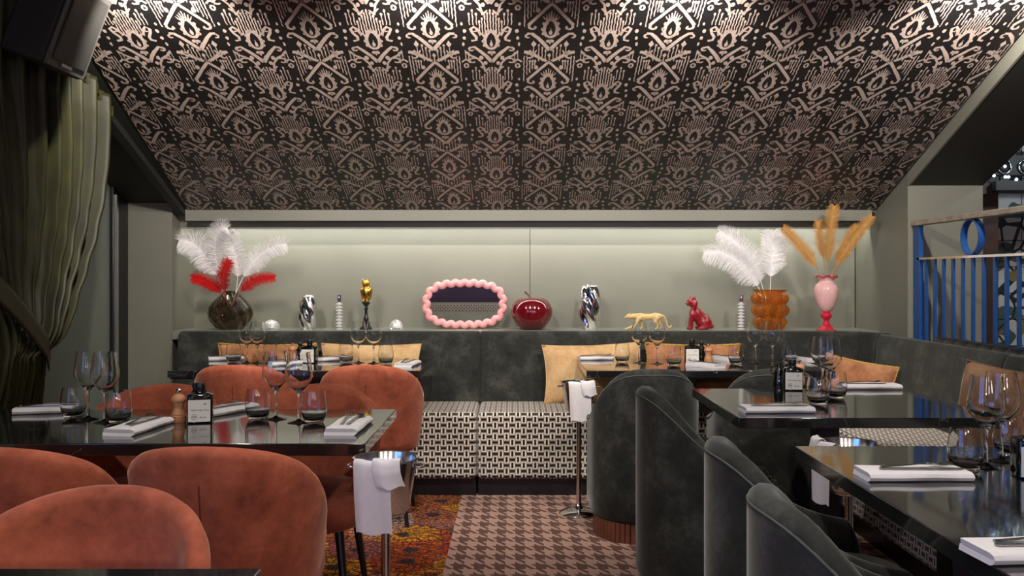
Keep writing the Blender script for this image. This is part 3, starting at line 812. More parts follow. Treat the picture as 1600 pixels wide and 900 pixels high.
# ------------------------------------------------------------------ ice buckets on stands, with napkins
def bucket_set(x, y, zr, w, rz, side):
    st = thing('bucket_stand', 'polished steel bucket stand ' + w, 'stand', (x, y, 0), 0, 'ice bucket stands')
    MB().lathe([(0, 0), (0.102, 0), (0.104, 0.006), (0.098, 0.014), (0.06, 0.026), (0.03, 0.034), (0.022, 0.05), (0.016, 0.058), (0, 0.058)], 32).build('base', M['chrome'], st, smooth='auto')
    MB().tube([(0,0,0.05), (0,0,zr-0.165)], 0.0135, 14).build('pole', M['steel'], st, smooth='auto')
    MB().lathe([(0.0, zr-0.168), (0.03, zr-0.168), (0.055, zr-0.16), (0.06, zr-0.152), (0.0, zr-0.152)], 24).build('cup', M['steel'], st, smooth='auto')
    b = thing('ice_bucket', 'open steel ice bucket ' + w, 'bucket', (x, y, zr - 0.15), 0, 'ice buckets')
    MB().lathe([(0, 0.0), (0.062, 0.0), (0.068, 0.006), (0.088, 0.135), (0.090, 0.147), (0.096, 0.150), (0.095, 0.154), (0.088, 0.152), (0.084, 0.135), (0.064, 0.012), (0, 0.010)], 36).build('body', M['steel'], b, smooth='auto')
    for sx in (-1, 1):
        MB().tube([(sx*0.086, -0.02, 0.128), (sx*0.105, -0.016, 0.128), (sx*0.110, 0, 0.128), (sx*0.105, 0.016, 0.128), (sx*0.086, 0.02, 0.128)], 0.004).build('handle', M['steel'], b, smooth=True)
    # draped napkin: goes up from inside, over the rim and hangs outside
    nk = thing('draped_napkin', 'white linen napkin draped over the ice bucket ' + w, 'napkin', (x, y, zr), rz, 'draped napkins')
    def cloth(width, prof, skew, wav, off=0.0, thick=0.0022):
        # prof: (out distance, z) along the cloth; out is -y
        n = len(prof)
        def surf(a, b, k):
            i = b*(n-1); j = min(n-2, int(i)); f = i - j
            o_ = prof[j][0]*(1-f) + prof[j+1][0]*f; z = prof[j][1]*(1-f) + prof[j+1][1]*f
            xx = (a-0.5)*width*(1.0 - 0.10*b) + skew*b + off
            bow = 0.0 if b < 0.45 else 0.007*math.sin(a*PI*wav)*(b-0.45)/0.55
            curve = math.sqrt(max(0.0, o_*o_ - xx*xx*0.6)) if abs(o_) > abs(xx) else abs(o_)*0.6
            return Vector((xx, -(curve if o_ > 0 else -curve) - bow - k, z + 0.004*math.sin(a*9)*b))
        mb = MB()
        nu, nv = 15, 22
        front = [surf(i/(nu-1), j/(nv-1), thick) for j in range(nv) for i in range(nu)]
        rear = [surf(i/(nu-1), j/(nv-1), 0) for j in range(nv) for i in range(nu)]
        L = nu*nv; fs = []
        for j in range(nv-1):
            for i in range(nu-1):
                q = (j*nu+i, j*nu+i+1, (j+1)*nu+i+1, (j+1)*nu+i); fs.append(q); fs.append(tuple(L+t for t in reversed(q)))
        ring = [i for i in range(nu)] + [j*nu+nu-1 for j in range(1, nv)] + [(nv-1)*nu+i for i in range(nu-2, -1, -1)] + [j*nu for j in range(nv-2, 0, -1)]
        for t in range(len(ring)):
            a_, b_ = ring[t], ring[(t+1) % len(ring)]; fs.append((b_, a_, L+a_, L+b_))
        return mb.add(front + rear, fs)
    pr = [(0.060, -0.07), (0.074, -0.02), (0.084, 0.006), (0.093, 0.012), (0.103, 0.004), (0.106, -0.03), (0.106, -0.09), (0.104, -0.14), (0.102, -0.19)]
    cloth(0.12, pr, 0.015*side, 2.2).build('front_fold', M['linen'], nk, smooth='auto')
    pr2 = [(0.05, -0.05), (0.076, 0.004), (0.088, 0.017), (0.104, 0.012), (0.110, -0.02), (0.109, -0.045), (0.108, -0.06)]
    cloth(0.075, pr2, 0.03*side, 1.4, 0.035*side).build('side_fold', M['linen'], nk, smooth='auto')
bucket_set(-0.372, 2.575, 0.728, 'beside the long left table', -0.35, 1)
bucket_set(0.335, 4.72, 0.694, 'beside the green barrel chairs at the aisle', -0.1, 1)
bucket_set(1.08, 2.9, 0.71, 'between the two right-hand tables', -1.3, -1)

# ------------------------------------------------------------------ cushions on the benches
M['amber_velvet'] = velvet('amber_velvet', srgb(128, 82, 54), srgb(164, 112, 78), srgb(188, 138, 102), (1, 0.8, 0.6, 1), 0.3)
M['beige_velvet'] = velvet('sand_velvet', srgb(172, 136, 94), srgb(198, 162, 116), srgb(216, 184, 140), (1, 0.9, 0.7, 1), 0.3)
M['brown_velvet'] = velvet('nut_brown_velvet', srgb(112, 80, 58), srgb(142, 106, 80), srgb(168, 132, 104), (1, 0.85, 0.7, 1), 0.3)
M['gold_fringe'] = plain('gold_braid', srgb(176, 140, 66), 0.5, 0.35, vary=0.35, scale=80)
def cushion(w, h, t, mat, label, loc, rot, fringe=True, seed=1):
    o = thing('cushion', label, 'cushion', loc, 0, 'cushions on the benches'); o.rotation_euler = rot
    rnd = random.Random(seed); ph = [rnd.uniform(0, 6) for _ in range(4)]
    def rim(s_):
        s_ = s_ % 1.0 * 4; k = int(s_); f = (s_ - k) * 2 - 1
        x, z = [(f, -1), (1, f), (-f, 1), (-1, -f)][k]
        pin = 1 - 0.07 * (1 - abs(f) ** 2.0)
        x_, z_ = x * (pin if abs(x) == 1 and abs(z) < 1 else 1), z * (pin if abs(z) == 1 and abs(x) < 1 else 1)
        return x_ * w / 2, z_ * h / 2
    def fn(u, v):
        x, z = u*2-1, v*2-1
        pinx = 1 - 0.07*(1 - z*z); pinz = 1 - 0.07*(1 - x*x)
        b = (max(0, 1 - abs(x)**2.6) * max(0, 1 - abs(z)**2.6)) ** 0.42
        wr = 0.006 * math.sin(5*x + ph[0]) * math.sin(4*z + ph[1]) + 0.004*math.sin(11*x + 3*z + ph[2])
        return x*w/2*pinx, z*h/2*pinz, b*(t/2 + wr)
    n = 21
    vs = []
    for sg in (-1, 1):
        for j in range(n):
            for i in range(n):
                x, z, y = fn(i/(n-1), j/(n-1)); vs.append((x, sg*y, z + h/2))
    fs = []
    for s_ in (0, n*n):
        for j in range(n-1):
            for i in range(n-1): fs.append((s_+j*n+i, s_+j*n+i+1, s_+(j+1)*n+i+1, s_+(j+1)*n+i))
    mb = MB().add(vs, fs)
    b = mb.build('cover', mat, o, smooth=True)
    N = 120 if fringe else 60
    pts = []
    for i in range(N):
        x, z = rim(i/N); k = (1 + 0.016*(i % 2)) if fringe else 1.0
        pts.append((x*k, 0.004*((i % 2)*2-1) if fringe else 0, z*k + h/2))
    tr = MB().tube(pts, 0.0055 if fringe else 0.0035, 5, closed=True).build('fringe' if fringe else 'piping', M['gold_fringe'] if fringe else mat, o, smooth=True)
    return o
lean = -0.10
cushion(0.60, 0.36, 0.10, M['amber_velvet'], 'amber velvet cushion with gold fringe behind the far left table, left of the sand cushion', (-1.52, 5.462, 0.48), (lean, 0, 0), True, 1)
cushion(0.61, 0.36, 0.10, M['beige_velvet'], 'sand velvet cushion behind the far left table, nearer the aisle', (-0.885, 5.462, 0.48), (lean, 0.01, 0.03), False, 2)
cushion(0.60, 0.36, 0.11, M['beige_velvet'], 'plump sand velvet cushion on the back bench beside the far napkin stand', (0.475, 5.455, 0.48), (lean, -0.03, 0.03), False, 3)
cushion(0.58, 0.36, 0.10, M['amber_velvet'], 'amber velvet cushion with gold fringe behind the far right table', (1.085, 5.46, 0.48), (lean, 0.01, -0.02), True, 4)
cushion(0.39, 0.31, 0.14, M['amber_velvet'], 'amber velvet cushion with gold fringe slumped in the bench corner', (1.885, 5.03, 0.48), (-0.30, 0.16, -0.5), True, 5)
cushion(0.46, 0.40, 0.15, M['brown_velvet'], 'nut brown cushion on the right bench behind the nearest wine glasses', (1.98, 3.72, 0.48), (-0.2, 0.05, -1.25), False, 6)
cushion(0.44, 0.38, 0.14, M['brown_velvet'], 'nut brown cushion on the right bench at the picture edge', (1.98, 3.26, 0.48), (-0.2, 0.0, -1.35), False, 8)

# ------------------------------------------------------------------ tableware
def wineglass():
    o = thing('wine_glass', '', 'wine glass')
    out = [(0.0, 0.0), (0.037, 0.0), (0.038, 0.0015), (0.030, 0.003), (0.012, 0.0065), (0.0055, 0.012), (0.0042, 0.03), (0.0042, 0.085), (0.006, 0.098), (0.013, 0.108), (0.028, 0.124), (0.041, 0.141), (0.0475, 0.158), (0.0465, 0.175), (0.042, 0.205), (0.0365, 0.24)]
    inn = [(0.0355, 0.24), (0.041, 0.205), (0.0454, 0.175), (0.0464, 0.158), (0.0400, 0.142), (0.027, 0.1255), (0.012, 0.111), (0.0, 0.106)]
    MB().lathe([p for p in out if p[1] <= 0.0121][0:6] + [p for p in out if p[1] > 0.0121] + inn, 32).build('bowl_and_stem', M['glass'], o, smooth='auto')
    return o
def tumbler():
    o = thing('tumbler', '', 'tumbler')
    out = [(0.0, 0.0), (0.027, 0.0), (0.031, 0.002), (0.038, 0.016), (0.043, 0.035), (0.0445, 0.05), (0.0425, 0.075), (0.0365, 0.108)]
    inn = [(0.0350, 0.108), (0.041, 0.075), (0.0430, 0.05), (0.0415, 0.036), (0.036, 0.021), (0.025, 0.014), (0.0, 0.012)]
    MB().lathe(out + inn, 32).build('body', M['glass'], o, smooth='auto')
    return o
def napkin(L=0.20, W=0.105):
    """flat linen napkin, folded over and over"""
    path = [(W/2-0.004, 0.0055), (0.0, 0.0055), (-W/2+0.008, 0.0055), (-W/2+0.003, 0.0078), (-W/2+0.0012, 0.0112), (-W/2+0.003, 0.0145), (-W/2+0.008, 0.0168), (0, 0.0168), (W/2-0.008, 0.0165)]
    P = [Vector(p) for p in path]; n = len(P); t = 0.0054
    A, B = [], []
    for i in range(n):
        d = (P[min(i+1, n-1)] - P[max(0, i-1)]).normalized(); k = Vector((-d.y, d.x))
        A.append(P[i] + k*t); B.append(P[i] - k*t)
    loop = A + B[::-1]; m = len(loop)
    NX = 9; vs = []
    for i in range(NX):
        x = -L/2 + L*i/(NX-1)
        for j, q in enumerate(loop): vs.append((x + 0.0025*math.sin(q.y*700), q.x + 0.0015*math.sin(i*1.3), max(0.0, q.y + 0.0009*math.sin(i*1.1 + q.x*60))))
    fs = [(i*m+j, i*m+(j+1) % m, (i+1)*m+(j+1) % m, (i+1)*m+j) for i in range(NX-1) for j in range(m)]
    k = len(A)
    for b in (0, (NX-1)*m): fs += [(b+j, b+j+1, b+2*k-2-j, b+2*k-1-j) for j in range(k-1)]
    return MB().add(vs, fs)
def strip(rows, t=0.0022):
    """flat cutlery blank: rows of (x, y0, y1, z)"""
    vs, fs = [], []
    for x, y0, y1, z in rows: vs += [(x, y0, z), (x, y1, z), (x, y1, z+t), (x, y0, z+t)]
    n = len(rows)
    for i in range(n-1):
        a, b = i*4, i*4+4
        fs += [(a+j, a+(j+1) % 4, b+(j+1) % 4, b+j) for j in range(4)]
    fs += [(3,2,1,0), tuple((n-1)*4+j for j in range(4))]
    return vs, fs
def fork():
    mb = MB()
    mb.add(*strip([(-0.095,-0.004,0.004,0.002), (-0.09,-0.006,0.006,0.002), (-0.05,-0.005,0.005,0.003), (0.0,-0.003,0.003,0.006), (0.03,-0.003,0.003,0.008), (0.042,-0.008,0.008,0.0075), (0.052,-0.0125,0.0125,0.006)]))
    for y in (-0.0105, -0.0035, 0.0035, 0.0105):
        mb.add(*strip([(0.051,y-0.0024,y+0.0024,0.006), (0.07,y-0.002,y+0.002,0.0045), (0.092,y-0.0012,y+0.0012,0.009)]))
    return mb
def knife():
    return MB().add(*strip([(-0.105,-0.004,0.004,0.001), (-0.1,-0.0065,0.0065,0.001), (-0.03,-0.0055,0.0055,0.001), (-0.005,-0.005,0.005,0.001), (0.0,-0.006,0.008,0.001), (0.06,-0.006,0.0095,0.001), (0.09,-0.003,0.0085,0.001), (0.103,0.004,0.006,0.001)], 0.0028))
def spoon():
    mb = MB().add(*strip([(-0.095,-0.004,0.004,0.002), (-0.09,-0.006,0.006,0.002), (-0.04,-0.005,0.005,0.004), (0.02,-0.003,0.003,0.008), (0.045,-0.004,0.004,0.0085)]))
    def bowl(u, v):
        a = 2*PI*u; r = v
        return Vector((0.068 + 0.027*r*math.cos(a), 0.017*r*math.sin(a), 0.002 + 0.0065*r*r))
    mb.grid(bowl, 18, 5, cu=True)
    def bowl2(u, v):
        p = bowl(u, 1-v); p.z += 0.0012*(1.0 if v > 0 else 0.5); return p
    return mb.grid(bowl2, 18, 5, cu=True)
def text_mesh(s_, size, mat, parent, M4, name='lettering'):
    c = bpy.data.curves.new(name, 'FONT'); c.body = s_; c.size = size; c.align_x = 'CENTER'; c.align_y = 'CENTER'; c.extrude = 0.0001; c.resolution_u = 2
    t = bpy.data.objects.new('tmp', c); COL.objects.link(t)
    dg = bpy.context.evaluated_depsgraph_get(); me = bpy.data.meshes.new_from_object(t.evaluated_get(dg)); bpy.data.objects.remove(t)
    me.name = name; me.transform(M4); me.materials.clear(); me.materials.append(mat)
    o = bpy.data.objects.new(name, me); COL.objects.link(o); o.parent = parent; return o
def oil_bottle():
    o = thing('oil_bottle', '', 'bottle')
    def body(u, v):
        a = 2*PI*u
        pr = [(0.0, 0.0), (0.92, 0.0), (1.0, 0.004), (1.0, 0.088), (0.97, 0.094), (0.85, 0.098), (0.45, 0.102)]
        r, z = pr[int(round(v*6))]
        x, y = sup(a, 0.043*r, 0.037*r, 0.42 if r > 0.5 else 0.9)
        return Vector((x, y, z))
    MB().grid(body, 48, 7, cu=True).build('body', M['oil_glass'], o, smooth='auto')
    MB().lathe([(0.0, 0.098), (0.0165, 0.098), (0.0148, 0.106), (0.0148, 0.112), (0, 0.112)], 20).build('neck', M['oil_glass'], o, smooth='auto')
    MB().lathe([(0.0, 0.111), (0.0165, 0.111), (0.0172, 0.113), (0.0172, 0.132), (0.016, 0.134), (0, 0.134)], 20).build('cap', M['black'], o, smooth='auto')
    lb = MB().bb(-0.036, 0.036, -0.0386, -0.0372, 0.006, 0.080).build('label', M['paper'], o)
    X = lambda x, z: Matrix.Translation((x, -0.0388, z)) @ Matrix.Rotation(PI/2, 4, 'X')
    text_mesh('Extra Virgin Olive', 0.0078, M['ink'], lb, X(0.003, 0.046))
    text_mesh('Arosi', 0.010, M['ink'], lb, X(0.012, 0.021) @ Matrix.Shear('XY', 4, (0.3, 0)) if False else X(0.012, 0.021))
    em = MB()
    em.tube([(-0.016 + 0.0085*math.cos(i*2*PI/16), -0.0388, 0.023 + 0.0085*math.sin(i*2*PI/16)) for i in range(16)], 0.0005, 4, closed=True)
    em.tube([(-0.022 + 0.001*i, -0.0388, 0.023 + 0.0022*math.sin(i*1.9)) for i in range(13)], 0.0007, 4)
    em.build('emblem', M['ink'], lb)
    MB().tube([(0.018 + 0.004*math.cos(i*0.9), -0.0388, 0.066 + 0.004*math.sin(i*1.7)) for i in range(9)], 0.0005, 4).build('emblem', M['ink'], lb)
    return o
def vinegar_bottle():
    o = thing('vinegar_bottle', '', 'bottle')
    MB().lathe([(0, 0), (0.024, 0), (0.027, 0.003), (0.027, 0.045), (0.022, 0.058), (0.024, 0.068), (0.018, 0.082), (0.011, 0.09), (0.010, 0.10), (0, 0.10)], 24).build('body', M['oil_glass'], o, smooth='auto')
    MB().lathe([(0, 0.1), (0.012, 0.1), (0.014, 0.106), (0.010, 0.116), (0, 0.119)], 20).build('stopper', M['black'], o, smooth='auto')
    MB().tube([(0.010, 0, 0.098), (0.03, 0, 0.096), (0.036, 0, 0.08), (0.032, 0, 0.064), (0.022, 0, 0.06)], 0.003, 8).build('handle', M['oil_glass'], o, smooth=True)
    return o
def pepper_mill():
    o = thing('pepper_mill', '', 'pepper mill')
    MB().lathe([(0, 0), (0.024, 0), (0.0255, 0.003), (0.0255, 0.022), (0.023, 0.024), (0.0245, 0.026), (0.0235, 0.03), (0.0185, 0.044), (0.0175, 0.054), (0.0205, 0.064), (0.0215, 0.068), (0, 0.068)], 28).build('body', M['wood'], o, smooth='auto')
    MB().lathe([(0, 0.0685), (0.022, 0.0685), (0.0255, 0.073), (0.0255, 0.079), (0.021, 0.088), (0.013, 0.095), (0.006, 0.0975), (0, 0.0975)], 28).build('head', M['wood'], o, smooth='auto')
    MB().lathe([(0, 0.097), (0.004, 0.097), (0.004, 0.101), (0.0085, 0.104), (0.0095, 0.109), (0.007, 0.113), (0, 0.114)], 18).build('knob', M['chrome'], o, smooth='auto')
    return o
PROTO = {}
M['cutlery'] = plain('cutlery_steel', (0.30, 0.29, 0.28, 1), 0.2, 1.0, vary=0.05)
GROUPS = dict(wine_glass='wine glasses on the tables', tumbler='water tumblers on the tables', oil_bottle='oil bottles on the tables', vinegar_bottle='vinegar bottles on the tables', pepper_mill='pepper mills on the tables')
def put(kind, loc, label, rz=0.0):
    if kind not in PROTO:
        o = {'wine_glass': wineglass, 'tumbler': tumbler, 'oil_bottle': oil_bottle, 'vinegar_bottle': vinegar_bottle, 'pepper_mill': pepper_mill}[kind]()
        PROTO[kind] = o; o.location = loc; o.rotation_euler = (0,0,rz); tag(o, label, None, GROUPS[kind])
    else: o = dup(PROTO[kind], loc, rz, label)
    return o
NAP = napkin().build('folded_napkin', M['linen'], smooth='auto'); NAPL = napkin(0.255, 0.105).build('folded_napkin', M['linen'], smooth='auto')
FORK = fork().build('fork', M['cutlery'], smooth='auto'); KNIFE = knife().build('knife', M['cutlery'], smooth='auto'); SPOON = spoon().build('spoon', M['cutlery'], smooth='auto')
PROTOS = [NAP, NAPL, FORK, KNIFE, SPOON]
def flat(src, name, cat, loc, rz, label, group):
    c = src.copy(); c.name = name; COL.objects.link(c); c.location = loc; c.rotation_euler = (0,0,rz); return tag(c, label, cat, group)
def setting(u, v, deg, where, big=False, pieces='fk', shift=0.01):
    p = tp(u, v); r = math.radians(deg)
    flat(NAPL if big else NAP, 'folded_napkin', 'napkin', p, r, 'folded white linen napkin ' + where, 'folded napkins')
    d = Vector((math.cos(r), math.sin(r), 0)); k = Vector((-d.y, d.x, 0))
    src = {'f': (FORK, 'fork'), 'k': (KNIFE, 'knife'), 's': (SPOON, 'spoon')}
    for i, c in enumerate(pieces):
        s_, nm = src[c]
        flat(s_, nm, nm, p + d*shift + k*(0.016 - 0.032*i) + Vector((0,0,0.0228)), r + (0.08 if i == 0 else -0.05), 'steel %s on the napkin %s' % (nm, where), nm + 's on the napkins')
# long left table
T2 = 'on the long left table'
setting(72, 644, 12, 'at the curtain end of the long left table')
setting(216, 671, 84, 'in front of the pepper mill on the long left table', True, shift=0.035)
setting(348, 645, 62, 'behind the oil bottle on the long left table', True)
setting(544, 670, 88, 'at the aisle end of the long left table', True, pieces='fs', shift=0.035)
for u, v, w in ((138, 655, 'rear left of the pair by the curtain'), (164, 660, 'front right of the pair by the curtain'), (431, 655, 'left of the pair near the aisle end'), (467, 660, 'right of the pair near the aisle end')):
    put('wine_glass', tp(u, v), 'wine glass %s, %s' % (T2, w))
for u, v, w in ((115, 652, 'beside the curtain-side napkin'), (186, 660, 'right of the curtain-side wine glasses'), (403, 655, 'left of the aisle-side wine glasses'), (491, 660, 'right of the aisle-side wine glasses')):
    put('tumbler', tp(u, v), 'water tumbler %s, %s' % (T2, w))
put('oil_bottle', tp(313, 659), 'square black oil bottle with paper label %s' % T2, math.radians(14))
put('pepper_mill', tp(279, 659), 'turned beech pepper mill %s' % T2)
put('vinegar_bottle', tp(306, 649), 'dark vinegar bottle half hidden behind the oil bottle %s' % T2, 0.5)
# far left table
T1 = 'on the far left table'
setting(353, 562.5, 20, 'at the left end of the far left table')
setting(443, 571, 40, 'by the bottle group on the far left table')
setting(513, 563.5, 25, 'at the middle of the far left table')
setting(636, 571, 82, 'at the aisle end of the far left table')
for u, v, w in ((386, 567, 'first from the left'), (402, 567.5, 'second from the left'), (560, 567, 'third from the left'), (584, 568, 'nearest the aisle')):
    put('wine_glass', tp(u, v), 'distant wine glass %s, %s' % (T1, w))
for u, v, w in ((365, 566.5, 'beside the leftmost napkin'), (422, 567, 'behind the near wine glasses'), (541, 566.5, 'left of the aisle-side wine glasses'), (603, 569, 'right of the aisle-side wine glasses')):
    put('tumbler', tp(u, v), 'distant water tumbler %s, %s' % (T1, w))
put('oil_bottle', tp(484, 567), 'square black oil bottle with paper label %s' % T1, -0.1)
put('vinegar_bottle', tp(469, 566), 'dark vinegar bottle left of the oil bottle %s' % T1, 1.0)
put('pepper_mill', tp(457, 566), 'turned beech pepper mill %s' % T1)
# far right table
T4 = 'on the far right table'
setting(930, 562, 5, 'at the aisle end of the far right table')
setting(1102, 573, 130, 'in front of the oil bottle on the far right table')
setting(1128, 562, 120, 'behind the pepper mill on the far right table')
setting(1256, 564, 120, 'at the corner end of the far right table', pieces='sk')
for u, v, w in ((999, 567, 'first from the aisle'), (1027, 568.5, 'second from the aisle'), (1180, 567.5, 'third from the aisle'), (1207, 568, 'farthest from the aisle')):
    put('wine_glass', tp(u, v), 'distant wine glass %s, %s' % (T4, w))
for u, v, w in ((972, 566, 'beside the aisle-end napkin'), (1053, 571, 'left of the oil bottle'), (1150, 569, 'right of the pepper mill'), (1233, 567, 'at the corner end')):
    put('tumbler', tp(u, v), 'distant water tumbler %s, %s' % (T4, w))
put('oil_bottle', tp(1081, 566), 'square black oil bottle with paper label %s' % T4, -0.1)
put('vinegar_bottle', tp(1096, 564), 'dark vinegar bottle between oil bottle and mill %s' % T4, 0.3)
put('pepper_mill', tp(1107, 568), 'turned beech pepper mill %s' % T4)
# square table
T5 = 'on the square right table'
setting(1212, 643, 2, 'at the front of the square right table', True)
setting(1357, 607, 0, 'at the rear of the square right table', True, shift=-0.03)
put('wine_glass', tp(1297, 619), 'tall wine glass %s, right of the pair' % T5); put('wine_glass', tp(1285, 613), 'tall wine glass %s, left of the pair' % T5)
put('tumbler', tp(1278, 632), 'water tumbler %s in front of the wine glasses' % T5); put('tumbler', tp(1306, 622), 'water tumbler %s before the amber corner cushion' % T5)
put('oil_bottle', tp(1238, 609), 'square black oil bottle with paper label %s' % T5, -0.12)
put('vinegar_bottle', tp(1217, 606), 'dark vinegar bottle left of the oil bottle %s' % T5, PI)
put('pepper_mill', tp(1249, 601), 'turned beech pepper mill hidden behind the oil bottle %s' % T5)
# nearest right table
T6 = 'on the nearest right table'
setting(1424, 746, 1, 'at the rear of the nearest right table', True, pieces='fk', shift=0.02)
setting(1628, 868, 5, 'at the picture edge on the nearest right table', True)
put('wine_glass', tp(1541, 730), 'large near wine glass %s, left of the pair' % T6); put('wine_glass', tp(1565, 720), 'large near wine glass %s, right of the pair' % T6)
put('tumbler', tp(1509, 735), 'near water tumbler %s beside the napkin' % T6); put('tumbler', tp(1578, 711), 'near water tumbler %s behind the wine glasses' % T6)
put('oil_bottle', tp(1612, 745), 'square black oil bottle %s, cut by the picture edge' % T6, -0.2)
for o in PROTOS: bpy.data.objects.remove(o)

# ------------------------------------------------------------------ ornaments on the ledge
LZ = 0.905; LY = 5.84
def ledge(u, y=LY): return Vector(((u - CX) * y / F, y, LZ))
def remesh(o, vox=0.004, it=3):
    md = o.modifiers.new('remesh', 'REMESH'); md.mode = 'VOXEL'; md.voxel_size = vox; md.use_smooth_shade = True
    sm = o.modifiers.new('smooth', 'SMOOTH'); sm.factor = 0.5; sm.iterations = it
    return o
M['red_gloss'] = plain('oxblood_lacquer', srgb(96, 8, 18), 0.07, vary=0.1, coat=0.6, spec=0.6)
M['red_ceramic'] = plain('red_ceramic', srgb(132, 14, 26), 0.12, vary=0.12, coat=0.4)
M['pink'] = plain('pink_ceramic', srgb(234, 158, 160), 0.28, vary=0.05, coat=0.3)
M['pink_glass'] = plain('pink_opaline', srgb(226, 178, 176), 0.12, vary=0.06, scale=40, coat=0.4)
M['cherry'] = plain('cherry_glass', srgb(190, 28, 52), 0.1, vary=0.1, coat=0.4)
M['satin'] = plain('satin_silver', (0.8, 0.8, 0.8, 1), 0.25, 0.55, vary=0.5, scale=110)
M['gold'] = plain('gold_leaf', srgb(206, 158, 70), 0.25, 1.0, vary=0.2, scale=60)
M['matte_gold'] = plain('matte_gold', srgb(208, 176, 120), 0.5, 0.1, vary=0.2, scale=60)
M['mirror'] = NT('mirror_glass').set(color=(0.88,0.9,0.9,1), rough=0.01, metal=1.0).mat
M['smoke'] = NT('smoke_glass').set(color=(0.42,0.34,0.24,1), rough=0.02, trans=1.0, ior=1.45).mat
M['amber'] = NT('amber_glass').set(color=(0.78,0.30,0.02,1), rough=0.03, trans=0.85, ior=1.45).mat
def plume_mat(name, col):
    t = NT(name); n = t.noise(t.pos(), 50, 3)
    t.set(color=t.ramp(n, [(0.3, tuple(c*0.85 for c in col[:3])+(1,)), (0.7, col)]), rough=0.9, sheen=0.3, spec=0.1, sss=0.0); return t.mat
M['plume_white'] = plume_mat('white_plume', srgb(252,250,250)); M['plume_red'] = plume_mat('red_plume', srgb(206,18,22)); M['plume_gold'] = plume_mat('ginger_plume', srgb(204,152,84))
M['quill'] = plain('pale_quill', srgb(196,172,134), 0.6)

def twist_vase(u, h, r, label, y=LY):
    o = thing('twisted_vase', label, 'vase', ledge(u, y), 0.4, 'twisted chrome vases')
    def R(t): return r * (0.66 + 0.38*math.sin(PI*(0.1 + 0.82*t)))
    def fn(uu, vv):
        N = 26; outer = vv <= 0.6; t = vv/0.6 if outer else 1 - (vv-0.6)/0.4*0.75
        a = 2*PI*uu; tw = 2.3*t
        rad = R(t) * (1 + 0.10*math.cos(5*(a + tw))) - (0 if outer else 0.006)
        return Vector((rad*math.cos(a), rad*math.sin(a), t*h))
    MB().grid(fn, 60, 34, cu=True).build('body', M['chrome'], o, smooth=True)
    MB().lathe([(0, 0), (R(0)*0.95, 0), (R(0)*0.95, 0.004), (0, 0.004)], 24).build('foot', M['chrome'], o)
twist_vase(481, 0.225, 0.054, 'small twisted silver vase standing left of the gold owl')
twist_vase(922, 0.292, 0.066, 'large twisted silver vase standing right of the dark red apple')
def ribbed_stick(u, label):
    o = thing('candlestick', label, 'candlestick', ledge(u), 0, 'ribbed glass candlesticks')
    prof = [(0, 0), (0.023, 0), (0.024, 0.006)]
    for i in range(8):
        z = 0.012 + i*0.0205; prof += [(0.010, z), (0.0225, z+0.006), (0.0225, z+0.011), (0.010, z+0.016)]
    prof += [(0.011, 0.18), (0.0, 0.18)]
    MB().lathe(prof, 24).build('stem', M['chrome'] if False else M['glass_rib'], o, smooth='auto')
    MB().lathe([(0, 0.178), (0.0135, 0.18), (0.0145, 0.192), (0.0145, 0.226), (0.0115, 0.228), (0.0115, 0.20), (0, 0.20)], 20).build('candle_cup', M['chrome'], o, smooth='auto')
M['glass_rib'] = NT('pale_ribbed_glass').set(color=(0.93,0.93,0.94,1), rough=0.12, trans=0.45, ior=1.45).mat
ribbed_stick(530, 'ribbed clear glass candlestick between silver vase and gold owl')
ribbed_stick(1158, 'ribbed clear glass candlestick between red dog and amber vase')
def dome(u, label, r):
    o = thing('chrome_ball', label, 'ornament', ledge(u), 0, 'chrome half balls')
    MB().lathe([(0, 0), (r*0.98, 0), (r, 0.006), (r*0.96, 0.022), (r*0.82, 0.04), (r*0.55, 0.056), (r*0.25, 0.063), (0, 0.0645)], 14).build('shell', M['satin'], o)
    MB().lathe([(r*1.0, 0.004), (r*1.04, 0.006), (r*1.0, 0.009)], 28).build('rim', M['chrome'], o)
dome(424, 'faceted chrome half ball beside the smoked glass vase', 0.058); dome(619, 'faceted chrome half ball beside the pink scalloped mirror', 0.05)

# gold owl on a turned black stand
st = thing('ornament_stand', 'turned black wooden stand carrying the gold owl', 'stand', ledge(572))
MB().lathe([(0, 0), (0.038, 0), (0.04, 0.008), (0.03, 0.016), (0.013, 0.024), (0.011, 0.045), (0.017, 0.06), (0.017, 0.075), (0.010, 0.09), (0.009, 0.125), (0.016, 0.138), (0.010, 0.148), (0.014, 0.158), (0.024, 0.166), (0.026, 0.176), (0, 0.176)], 24).build('column', M['black'], st, smooth='auto')
ow = thing('owl_figurine', 'gold owl figurine perched on a black turned stand', 'figurine', ledge(572) + Vector((0, 0, 0.176)), -0.15)
mb = MB(); mb.ball((0, 0, 0.065), (0.031, 0.029, 0.052)); mb.ball((0, -0.006, 0.125), (0.026, 0.026, 0.024)); mb.ball((0.0, 0.014, 0.02), (0.016, 0.012, 0.035), rot=(0.3, 0, 0))
for s_ in (-1, 1):
    mb.ball((s_*0.027, 0.006, 0.062), (0.011, 0.022, 0.046), rot=(0.15, s_*0.12, 0))
    mb.tube([(s_*0.016, -0.008, 0.138), (s_*0.021, -0.008, 0.156)], [0.009, 0.002], 8); mb.ball((s_*0.011, -0.026, 0.127), (0.008, 0.006, 0.008)); mb.ball((s_*0.012, -0.016, 0.01), (0.009, 0.014, 0.011))
mb.ball((0, -0.032, 0.118), (0.004, 0.007, 0.008))
remesh(mb.build('body', M['gold'], ow, smooth=True), 0.0035, 2)

